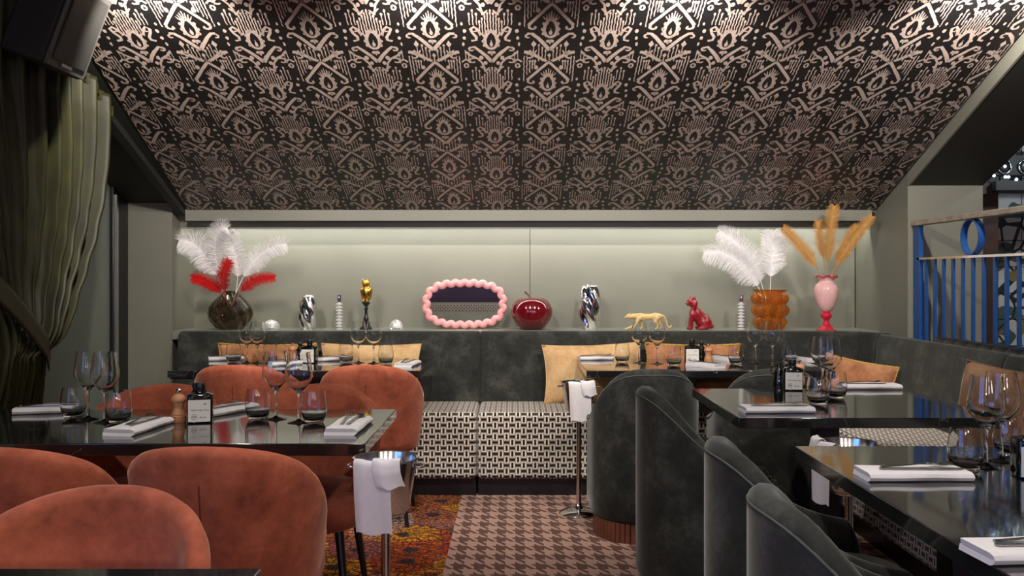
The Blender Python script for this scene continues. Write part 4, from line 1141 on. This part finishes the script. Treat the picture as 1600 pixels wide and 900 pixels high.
# pink scalloped mirror leaning on the wall
mir = thing('scalloped_mirror', 'oval mirror in a thick pink scalloped frame leaning on the back wall', 'mirror', ledge(726, 5.885) + Vector((0, 0, 0.0)))
mir.rotation_euler = (-0.041, 0, 0)
W2, H2 = 0.252, 0.137
def oval(t):
    a = 2*PI*t; x, z = sup(a, W2, H2, 0.72); return x, -z
n = 420; raw = [oval(i/n) for i in range(n)]
acc = [0.0]
for i in range(n): 
    a_, b_ = raw[i], raw[(i+1) % n]; acc.append(acc[-1] + math.hypot(b_[0]-a_[0], b_[1]-a_[1]))
tot = acc[-1]; NS = 22; ring = []; inner = []
for i in range(308):
    s_ = tot*i/308; j = max(k_ for k_ in range(n) if acc[k_] <= s_); f = (s_-acc[j])/(acc[j+1]-acc[j])
    a_, b_ = raw[j], raw[(j+1) % n]; x = a_[0]+(b_[0]-a_[0])*f; z = a_[1]+(b_[1]-a_[1])*f
    tx, tz = b_[0]-a_[0], b_[1]-a_[1]; L = math.hypot(tx, tz); nx, nz = tz/L, -tx/L
    if nx*x + nz*z < 0: nx, nz = -nx, -nz
    w = 0.0085*math.cos(2*PI*NS*i/308)
    ring.append((x + nx*w, 0.0, z + nz*w + H2 + 0.028)); inner.append((x, z + H2 + 0.028))
MB().tube(ring, 0.0215, 14, closed=True).build('frame', M['pink'], mir, smooth=True)
MB().prism(inner, 0.006, Matrix.Translation((0, 0.004, 0)) @ Matrix.Rotation(PI/2, 4, 'X')).build('glass', M['mirror'], mir)

# lacquered apple
ap = thing('apple_ornament', 'oversized dark red lacquered apple with a stem', 'ornament', ledge(831))
def apple(uu, vv):
    a = 2*PI*uu; ph = PI*vv
    r = 0.138*(1 + 0.03*math.cos(ph))
    x = math.sin(ph)**0.82
    rad = r*x*(1 + 0.018*math.cos(5*a)*(vv**2)) * (1.0 - 0.24*vv**3)
    z = 0.11 + 0.116*math.cos(ph) - 0.035*math.exp(-(x/0.34)**2)*(1 if vv < 0.5 else -0.6)
    return Vector((rad*math.cos(a), rad*math.sin(a), z))
MB().grid(apple, 48, 30, cu=True).build('body', M['red_gloss'], ap, smooth=True)
zb = min(v.co.z for v in ap.children[0].data.vertices) if ap.children else 0.0
ap.location.z -= zb
MB().tube([(0, 0, 0.165), (-0.002, 0, 0.195), (-0.016, 0, 0.225), (-0.045, 0, 0.252)], [0.0055, 0.005, 0.005, 0.0075], 10).build('stem', M['red_wood'], ap, smooth='auto')

# walking leopard
lp = thing('leopard_figurine', 'pale gold leopard figurine walking to the left along the ledge', 'figurine', ledge(1012, 5.80))
mb = MB()
def limb(pts, rad): mb.tube(pts, rad, 8)
mb.ball((-0.045, 0, 0.083), (0.045, 0.021, 0.026), rot=(0, 0.06, 0)); mb.ball((0.05, 0, 0.086), (0.042, 0.021, 0.025)); mb.ball((0.0, 0, 0.083), (0.055, 0.018, 0.021))
mb.tube([(-0.07, 0, 0.088), (-0.10, 0, 0.088), (-0.118, 0, 0.086)], [0.02, 0.017, 0.015], 8); mb.ball((-0.124, 0, 0.086), (0.02, 0.0155, 0.0165)); mb.ball((-0.141, 0, 0.079), (0.011, 0.01, 0.009))
for s_ in (-1, 1): mb.ball((-0.114, s_*0.012, 0.102), (0.006, 0.004, 0.007))
limb([(-0.055, -0.012, 0.08), (-0.075, -0.014, 0.045), (-0.105, -0.014, 0.02), (-0.135, -0.014, 0.007)], [0.017, 0.012, 0.008, 0.008]); mb.ball((-0.14, -0.014, 0.006), (0.012, 0.008, 0.006))
limb([(-0.045, 0.012, 0.08), (-0.04, 0.014, 0.045), (-0.028, 0.014, 0.025), (-0.033, 0.014, 0.006)], [0.017, 0.011, 0.008, 0.008]); mb.ball((-0.04, 0.014, 0.006), (0.012, 0.008, 0.006))
limb([(0.06, -0.012, 0.082), (0.045, -0.014, 0.05), (0.066, -0.014, 0.03), (0.055, -0.014, 0.006)], [0.021, 0.014, 0.008, 0.008]); mb.ball((0.048, -0.014, 0.006), (0.012, 0.008, 0.006))
limb([(0.07, 0.012, 0.08), (0.072, 0.014, 0.05), (0.1, 0.014, 0.03), (0.095, 0.014, 0.006)], [0.021, 0.014, 0.008, 0.008]); mb.ball((0.088, 0.014, 0.006), (0.012, 0.008, 0.006))
limb([(0.085, 0, 0.095), (0.108, 0, 0.085), (0.12, 0, 0.055), (0.13, 0, 0.022), (0.146, 0, 0.014), (0.155, 0, 0.03)], [0.008, 0.006, 0.0055, 0.005, 0.005, 0.0055])
remesh(mb.build('body', M['matte_gold'], lp, smooth=True), 0.0035, 2)

# sitting red dog
dg_ = thing('dog_figurine', 'glossy red ceramic dog figurine sitting with curly ears', 'figurine', ledge(1092, 5.82))
mb = MB()
mb.ball((0.03, 0, 0.055), (0.058, 0.042, 0.052)); mb.tube([(0.02, 0, 0.065), (-0.02, 0, 0.11), (-0.045, 0, 0.145)], [0.046, 0.038, 0.026], 12); mb.ball((-0.04, 0, 0.10), (0.033, 0.034, 0.05))
mb.ball((-0.052, 0, 0.178), (0.035, 0.033, 0.032)); mb.ball((-0.077, -0.004, 0.166), (0.019, 0.015, 0.013)); mb.ball((-0.046, 0, 0.201), (0.025, 0.025, 0.017))
for s_ in (-1, 1):
    mb.ball((-0.034, s_*0.034, 0.162), (0.017, 0.011, 0.033), rot=(0, 0.2, 0))
    mb.tube([(-0.048, s_*0.02, 0.1), (-0.058, s_*0.022, 0.05), (-0.062, s_*0.022, 0.012)], [0.02, 0.014, 0.013], 8); mb.ball((-0.068, s_*0.022, 0.009), (0.02, 0.014, 0.011))
    mb.ball((0.045, s_*0.034, 0.042), (0.045, 0.022, 0.042)); mb.ball((0.012, s_*0.04, 0.010), (0.034, 0.015, 0.012))
mb.ball((0.09, 0.0, 0.022), (0.022, 0.016, 0.016))
mb.v = [(x*0.88, y, max(0.0, z)) for x, y, z in mb.v]
db = remesh(mb.build('body', M['red_ceramic'], dg_, smooth=True), 0.004, 2)
MB().ball((-0.0845, -0.004, 0.169), 0.005).build('nose', M['black'], dg_, smooth=True)
for s_ in (-1, 1): MB().ball((-0.073, s_*0.013, 0.187), 0.004, 8, 6).build('eye', M['black'], dg_, smooth=True)

# vases for the plumes
def swirl_vase(u):
    o = thing('swirl_vase', 'bulbous smoked brown glass vase with swirled ribs, holding white and red plumes', 'vase', ledge(360, 5.83))
    pr = [(0.06, 0.0), (0.085, 0.012), (0.118, 0.05), (0.138, 0.10), (0.130, 0.145), (0.095, 0.19), (0.06, 0.222), (0.045, 0.24), (0.05, 0.252)]
    def fn(uu, vv):
        n = len(pr)-1; outer = vv < 0.55; t = vv/0.55 if outer else 1-(vv-0.55)/0.45*0.93
        i = min(n-1, int(t*n)); f = t*n - i; r = pr[i][0]*(1-f)+pr[i+1][0]*f; z = pr[i][1]*(1-f)+pr[i+1][1]*f
        a = 2*PI*uu; r = r*(1 + 0.15*abs(math.cos(5*(a + 1.4*t))) - 0.08) - (0 if outer else 0.004)
        return Vector((r*math.cos(a), r*math.sin(a), z))
    MB().grid(fn, 70, 44, cu=True).build('body', M['smoke'], o, smooth=True)
swirl_vase(360)
def bubble_vase():
    o = thing('bubble_vase', 'amber glass vase of stacked bubbles, holding white plumes', 'vase', ledge(1203, 5.83))
    H = 0.262
    def fn(uu, vv):
        outer = vv < 0.6; t = vv/0.6 if outer else 1-(vv-0.6)/0.4*0.93
        base = 0.060 + 0.034*math.sin(PI*min(1, (t*0.62 + 0.1))) if t < 0.97 else 0.092
        a = 2*PI*uu; row = t*3.2; k = int(row); off = (k % 2)*PI/9
        b = abs(math.sin(PI*row)) * abs(math.cos(4.5*(a + off)))
        r = base + 0.032*b**0.6 - (0 if outer else 0.006 + 0.006*b)
        return Vector((r*math.cos(a), r*math.sin(a), t*H))
    MB().grid(fn, 108, 70, cu=True).build('body', M['amber'], o, smooth=True)
bubble_vase()
pv = thing('footed_vase', 'pink opaline vase with frilled rim on a cherry red foot, holding ginger plumes', 'vase', ledge(1291, 5.72))
MB().lathe([(0, 0), (0.062, 0), (0.063, 0.004), (0.045, 0.014), (0.024, 0.04), (0.017, 0.062), (0.019, 0.07), (0.033, 0.085), (0.035, 0.1), (0.026, 0.115), (0.018, 0.12), (0, 0.12)], 32).build('foot', M['cherry'], pv, smooth='auto')
def pvb(uu, vv):
    pr = [(0.018, 0.118), (0.03, 0.124), (0.05, 0.15), (0.066, 0.19), (0.077, 0.235), (0.078, 0.265), (0.066, 0.292), (0.048, 0.308), (0.043, 0.318), (0.056, 0.334), (0.068, 0.343)]
    n = len(pr)-1; outer = vv < 0.55; t = vv/0.55 if outer else 1-(vv-0.55)/0.45*0.9
    i = min(n-1, int(t*n)); f = t*n-i; r = pr[i][0]*(1-f)+pr[i+1][0]*f; z = pr[i][1]*(1-f)+pr[i+1][1]*f
    a = 2*PI*uu; k = max(0, (z-0.318)/0.025)
    r = r*(1 + 0.06*k*math.cos(7*a)) - (0 if outer else 0.003); z += 0.006*k*math.cos(7*a)
    return Vector((r*math.cos(a), r*math.sin(a), z))
MB().grid(pvb, 56, 40, cu=True).build('body', M['pink_glass'], pv, smooth=True)
MB().tube([((0.069*(1+0.06*math.cos(7*a)))*math.cos(a), (0.069*(1+0.06*math.cos(7*a)))*math.sin(a), 0.344+0.006*math.cos(7*a)) for a in [2*PI*i/56 for i in range(56)]], 0.0035, 6, closed=True).build('rim', M['cherry'], pv, smooth=True)

def bez(P, t):
    P = [Vector(p) for p in P]
    while len(P) > 1: P = [P[i].lerp(P[i+1], t) for i in range(len(P)-1)]
    return P[0]
def plume(P, half, mat, label, group, start=0.3, droop=0.5, n=150, fluff=0.35, seed=0, face=(0, -1, 0), w=0.0036):
    rnd = random.Random(seed); P = [Vector(p) for p in P]; n = int(n*1.45)
    o = thing('feather', label, 'feather', P[0], 0, group); base = P[0].copy(); P = [p - base for p in P]
    N = 24; pts = [bez(P, i/(N-1)) for i in range(N)]
    MB().tube(pts, [0.0026*(1 - 0.8*i/(N-1)) for i in range(N)], 6).build('shaft', mat, o, smooth=True)
    vs, fs = [], []; fc = Vector(face)
    for i in range(n*2):
        t = start + (1-start)*((i//2)/n) ; sd = 1 if i % 2 else -1
        c = bez(P, t); tg = (bez(P, min(1, t+0.02)) - bez(P, t-0.02)).normalized()
        side = tg.cross(fc).normalized() * sd
        k = (t-start)/(1-start); prof = min(1, (k/0.18)) ** 0.6 * (1 if k < 0.75 else (1 - ((k-0.75)/0.25)**2*0.55))
        L = half * prof * rnd.uniform(0.8, 1.12); ahead = 0.45 + 0.5*k
        pr = c; out = rnd.uniform(-fluff, fluff)
        segs = 4; d = (side + tg*ahead + fc*out).normalized()
        o_ = len(vs)
        for s_ in range(segs+1):
            ww = w*(1 - 0.75*s_/segs)
            q = tg.copy(); vs.append(pr + q*ww*0.5); vs.append(pr - q*ww*0.5)
            d = (d + Vector((0, 0, -droop*0.28)) + Vector((rnd.uniform(-.1,.1), rnd.uniform(-.1,.1), rnd.uniform(-.1,.1)))*fluff).normalized()
            pr = pr + d*L/segs
        for s_ in range(segs): a = o_+2*s_; fs.append((a, a+1, a+3, a+2))
    b = MB().add(vs, fs).build('barbs', mat, o, fix=False); tag(b, kind='stuff')
    return o
W_, R_, G_ = M['plume_white'], M['plume_red'], M['plume_gold']
g1, g2, g3 = 'plumes in the smoked vase', 'plumes in the amber vase', 'plumes in the pink vase'
b1 = lambda u, v, y=5.83: pt(u, v, y)
plume([b1(356,480), b1(346,440,5.8), b1(325,395,5.72), b1(308,372,5.7), b1(280,376,5.7)], 0.098, W_, 'white ostrich plume in the smoked vase bending far left', g1, 0.32, 0.7, 170, 0.4, 1)
plume([b1(357,480), b1(350,440,5.8), b1(322,390,5.7), b1(335,352,5.6), b1(355,356,5.6)], 0.075, W_, 'white ostrich plume in the smoked vase with its tip curled highest', g1, 0.32, 0.5, 150, 0.4, 2)
plume([b1(362,480), b1(374,440,5.8), b1(378,410,5.75), b1(362,385,5.72), b1(356,362,5.7)], 0.072, W_, 'narrow upright white ostrich plume in the smoked vase', g1, 0.34, 0.5, 150, 0.4, 3)
plume([b1(362,480), b1(372,440,5.8), b1(392,400,5.75), b1(425,378,5.72), b1(448,382,5.7)], 0.075, W_, 'white ostrich plume in the smoked vase sweeping right', g1, 0.32, 0.55, 160, 0.4, 4)
plume([b1(356,480), b1(350,455,5.8), b1(335,446,5.75), b1(320,436,5.72), b1(300,434,5.7)], 0.050, R_, 'short red plume in the smoked vase pointing left', g1, 0.3, 0.2, 120, 0.35, 5)
plume([b1(358,480), b1(350,455,5.78), b1(345,440,5.7), b1(348,425,5.68), b1(358,406,5.66)], 0.055, R_, 'short upright red plume in front of the white ones', g1, 0.3, 0.15, 120, 0.35, 6)
plume([b1(362,480), b1(374,455,5.8), b1(385,440,5.75), b1(405,430,5.72), b1(429,434,5.7)], 0.052, R_, 'short red plume in the smoked vase pointing right', g1, 0.3, 0.3, 120, 0.35, 7)
plume([b1(1200,500), b1(1192,450,5.82), b1(1172,410,5.75), b1(1135,385,5.72), b1(1100,394,5.7)], 0.105, W_, 'drooping white ostrich plume in the amber vase, lowest and leftmost', g2, 0.3, 0.8, 180, 0.4, 8)
plume([b1(1201,500), b1(1195,450,5.82), b1(1185,410,5.78), b1(1160,378,5.76), b1(1124,362,5.74)], 0.088, W_, 'white ostrich plume in the amber vase leaning left above the drooping one', g2, 0.34, 0.6, 170, 0.4, 9)
plume([b1(1203,500), b1(1203,450,5.83), b1(1203,420,5.8), b1(1210,390,5.8), b1(1208,362,5.8)], 0.092, W_, 'broad upright white ostrich plume in the amber vase', g2, 0.42, 0.35, 170, 0.35, 10)
c1 = lambda u, v, y=5.66: pt(u, v, y)
plume([c1(1290,450,5.72), c1(1280,415), c1(1262,395), c1(1242,372), c1(1224,356)], 0.05, G_, 'ginger plume in the pink vase leaning left', g3, 0.28, 0.1, 221, 0.28, 11, w=0.0022)
plume([c1(1291,450,5.72), c1(1290,410), c1(1284,385), c1(1278,365), c1(1279,345)], 0.045, G_, 'thin ginger plume in the pink vase, second from left', g3, 0.35, 0.1, 117, 0.28, 12, w=0.0022)
plume([c1(1291,450,5.72), c1(1294,410,5.64), c1(1295,380,5.6), c1(1297,350,5.56), c1(1304,322,5.54)], 0.056, G_, 'tallest ginger plume in the pink vase', g3, 0.28, 0.05, 234, 0.28, 13, w=0.0022)
plume([c1(1292,450,5.72), c1(1305,415,5.64), c1(1318,392,5.6), c1(1338,365,5.58), c1(1363,338,5.56)], 0.05, G_, 'ginger plume in the pink vase reaching far right', g3, 0.28, 0.1, 234, 0.28, 14, w=0.0022)
plume([c1(1292,450,5.72), c1(1303,415), c1(1314,390), c1(1326,372), c1(1338,352)], 0.04, G_, 'ginger plume in the pink vase behind the far right one', g3, 0.32, 0.1, 169, 0.28, 15, w=0.0022)

# ------------------------------------------------------------------ curtain with tie-back
def curtain_mat():
    t = NT('olive_taffeta'); p = t.pos(); n = t.noise(p, 5, 4)
    t.set(color=t.ramp(n, [(0.3, srgb(32,32,15)), (0.7, srgb(48,48,23))]), rough=0.5, sheen=0.0, spec=0.25); return t.mat
M['taffeta'] = curtain_mat()
cu = thing('curtain', 'olive green taffeta curtain gathered by a tie-back at the window', 'curtain', (0, 0, 0))
TZ = 0.93
def edges(z):
    """near and far edge of the gathered cloth at height z"""
    k = max(0.0, min(1.0, (z - TZ) / (2.05 - TZ)))
    if z >= TZ:
        far = 3.80 + 0.74 * (math.sin(k * PI / 2) ** 0.55); near = 3.30 - 0.75 * k ** 0.8
    else:
        d = min(1.0, (TZ - z) / 0.9); far = 3.80 + 0.16 * d ** 0.7; near = 3.30 - 0.1 * d
    return near, far
def cloth(u, v):
    ytop_n, ytop_f = 2.55, 4.56
    yt = ytop_n + (ytop_f - ytop_n) * u
    ztop = min(soff(yt) - 0.0, roof(yt) - 0.05) + 0.02
    z = 0.02 + (ztop - 0.02) * v
    near, far = edges(z if z < 2.05 else 2.05)
    y = near + (far - near) * u
    # drape of the tied cloth: outer folds belly out below
    k = max(0.0, min(1.0, (z - TZ) / 1.1))
    ph = 2*PI*15*u + 0.8*math.sin(3*u + 2*v) + 0.5*math.sin(9*u)
    amp = 0.026 + 0.022*k + 0.012*math.sin(17*u + 4*v)
    x = -2.06 + amp*math.sin(ph) + 0.012*math.sin(2.1*ph + 5*v) 
    if abs(z - TZ) < 0.5: x += 0.05*math.exp(-((z-TZ)/0.18)**2)
    y += 0.016*math.cos(ph)*(0.4 + 0.6*k)
    # wrinkles pulled towards the tie
    x += 0.004*math.sin(26*(z + 0.75*y)) * math.exp(-((z-1.35)/0.4)**2)
    return Vector((x, y, z))
o = MB().grid(cloth, 260, 90).build('drape', M['taffeta'], cu, smooth=True)
md = o.modifiers.new('solid', 'SOLIDIFY'); md.thickness = 0.004
def heading(u, v):
    yt = 2.55 + 2.01*u; zt = min(soff(yt), roof(yt) - 0.05) + 0.025
    ph = 2*PI*30*u
    return Vector((-2.045 + 0.012*math.sin(ph), yt, zt - 0.05*v))
MB().grid(heading, 240, 4).build('heading_tape', M['taffeta'], cu, smooth=True)
def band(u, v):
    # strap: from the wall hook down around the cloth to its far edge
    y = 3.05 + (3.86 - 3.05)*u; zc = 1.36 - 0.47*(u**1.25)
    w = 0.105*(1 - 0.15*u)
    return Vector((-1.985 + 0.03*math.sin(PI*u) - 0.06*max(0, u-0.9)*10*0.4, y + 0.012*(v-0.5), zc + (v-0.5)*w))
o = MB().grid(band, 40, 6).build('tie_back', M['taffeta'], cu, smooth=True)
md = o.modifiers.new('solid', 'SOLIDIFY'); md.thickness = 0.006

# ------------------------------------------------------------------ loudspeaker hung under the slope
sp = thing('loudspeaker', 'black loudspeaker with grey framed grille hung under the slope, top left corner', 'loudspeaker', (-1.815, 3.61, 2.249))
sp.rotation_euler = (0, math.radians(20), 0)
MB().bb(-0.128, 0.05, -0.16, 0.16, -0.17, 0.19).build('cabinet', M['black_matte'], sp, bevel=0.012, seg=2)
MB().bb(0.052, 0.062, -0.155, 0.155, -0.165, 0.185).build('baffle', M['gunmetal'], sp, bevel=0.003)
g = NT('punched_grille'); v_ = g.node('ShaderNodeTexVoronoi'); g.l.new(g.obj(), v_.inputs['Vector']); v_.inputs['Scale'].default_value = 140; v_.inputs['Randomness'].default_value = 0.0
g.set(color=g.mix(g.m('LESS_THAN', v_.outputs['Distance'], 0.4), srgb(38,37,35), srgb(10,10,10)), rough=0.6)
MB().bb(0.062, 0.070, -0.125, 0.130, -0.135, 0.165).build('grille', g.mat, sp, bevel=0.004)
MB().bb(0.070, 0.0735, -0.06, 0.02, -0.150, -0.138).build('badge', M['steel'], sp)
MB().tube([(-0.05, 0, 0.19), (-0.05, 0.0, 0.25)], 0.012).build('bracket', M['black'], sp)

# ------------------------------------------------------------------ stair railing
XRL = 2.34
rl = thing('stair_railing', 'blue steel stair railing with a worn timber handrail and a ring', 'railing', (XRL, 0, 0.86))
yend = 2.2
MB().bb(-0.022, 0.022, yend, 5.245, 1.548-0.86-0.004, 1.575-0.86).build('handrail', M['rail_wood'], rl, bevel=0.004)
MB().bb(-0.012, 0.012, yend, 5.2, 1.346-0.86, 1.358-0.86).build('lower_rail', M['steel'], rl)
MB().bb(-0.012, 0.012, 5.165, 5.235, 0.0, 1.548-0.86).build('post', M['blue_steel'], rl)
y = 5.10
while y > yend:
    MB().bb(-0.006, 0.006, y-0.011, y+0.011, 0.0, 1.346-0.86).build('baluster', M['blue_steel'], rl); y -= 0.1045
rg = []
for yc in (4.585, 3.4):
    MB().grid(lambda u, v, yc=yc: Vector(((-0.022 if v < 0.5 else 0.022) if True else 0, yc + (0.0935 - (0.007 if 0.25 < v < 0.75 else 0))*math.cos(2*PI*u), 1.453-0.86 + (0.0935 - (0.007 if 0.2 < ((v*4+0.5) % 4)/4 < 0.7 else 0))*math.sin(2*PI*u))), 40, 4, cu=True, cv=True)
    mb = MB(); vs = []; N = 44
    for i in range(N):
        a = 2*PI*i/N
        for x_, r_ in ((-0.017, 0.094), (0.017, 0.094), (0.017, 0.087), (-0.017, 0.087)): vs.append((x_, yc + r_*math.cos(a), 1.453-0.86 + r_*math.sin(a)))
    fs = [(i*4+j, i*4+(j+1) % 4, ((i+1) % N)*4+(j+1) % 4, ((i+1) % N)*4+j) for i in range(N) for j in range(4)]
    mb.add(vs, fs).build('ring', M['blue_steel'], rl, smooth='auto')
# beyond the railing: tiled wall, post, shelf with lights
ws = bpy.data.objects['wall_stair']
tile = None
for i in range(9):
    for j in range(14):
        x = 2.86 + i*0.232; z = 0.30 + j*0.185
        if tile is None:
            tile = MB().bb(-0.1135, 0.1135, -0.01, 0.0, -0.09, 0.09).build('tile', M['mural'], ws, bevel=0.002, seg=1); t_ = tile
        else:
            t_ = tile.copy(); COL.objects.link(t_)
        t_.location = (x + 0.116, 6.3, z)
tag(MB().bb(3.00, 3.14, 5.82, 5.95, 0, 1.80).bb(2.99, 3.03, 5.80, 5.83, 0, 1.80).build('timber_post', M['dark_wood'], bevel=0.004), 'dark brown timber post standing beyond the stair railing', 'post')
sh = thing('wall_shelf', 'pale shelf board beyond the railing under the string lights', 'shelf', (3.0, 5.7, 1.80))
MB().bb(0.06, 1.8, 0.0, 0.25, 0.0, 0.06).build('board', M['gunmetal'], sh); MB().bb(-0.04, 0.06, 0.05, 0.25, -0.02, 0.05).build('end_bracket', M['dark_wood'], sh)
mk = thing('lamp_panel', 'black panel beyond the railing carrying round chrome-ringed lamps', 'lamp panel', (3.0, 6.0, 1.93))
MB().bb(-0.06, 1.8, 0.0, 0.05, 0.0, 0.13).build('board', M['dark_paint'], mk)
for x in (0.27, 0.41, 0.55, 0.69):
    MB().tube([(x + 0.045*math.cos(a), -0.012, 0.055 + 0.045*math.sin(a)) for a in [2*PI*i/24 for i in range(24)]], 0.006, 6, closed=True).build('lamp_ring', M['chrome'], mk, smooth=True)
    b_ = MB().ball((x, -0.004, 0.055), (0.036, 0.014, 0.036)).build('reflector', M['black'], mk, smooth=True)
    MB().ball((x, -0.018, 0.055), 0.008).build('bulb', M['led_blue'], b_, smooth=True)
lamp(mk, 'POINT', 30.0, (0.8, 0.9, 1.0), (0.5, -0.9, 0.4), shadow_soft_size=0.05)
sl = thing('string_lights', 'string of cold white lights lying along the shelf beyond the railing', 'string lights', (3.0, 5.72, 1.86))
rnd = random.Random(5); pts = [(0.05*i - 0.02, 0.06*rnd.random(), 0.012 + 0.03*rnd.random()) for i in range(30)]
MB().tube(pts, 0.002, 5).build('wire', M['black'], sl)
for p in pts: MB().ball(p, 0.009, 8, 6).build('bulb', M['led_blue'], sl, smooth=True)
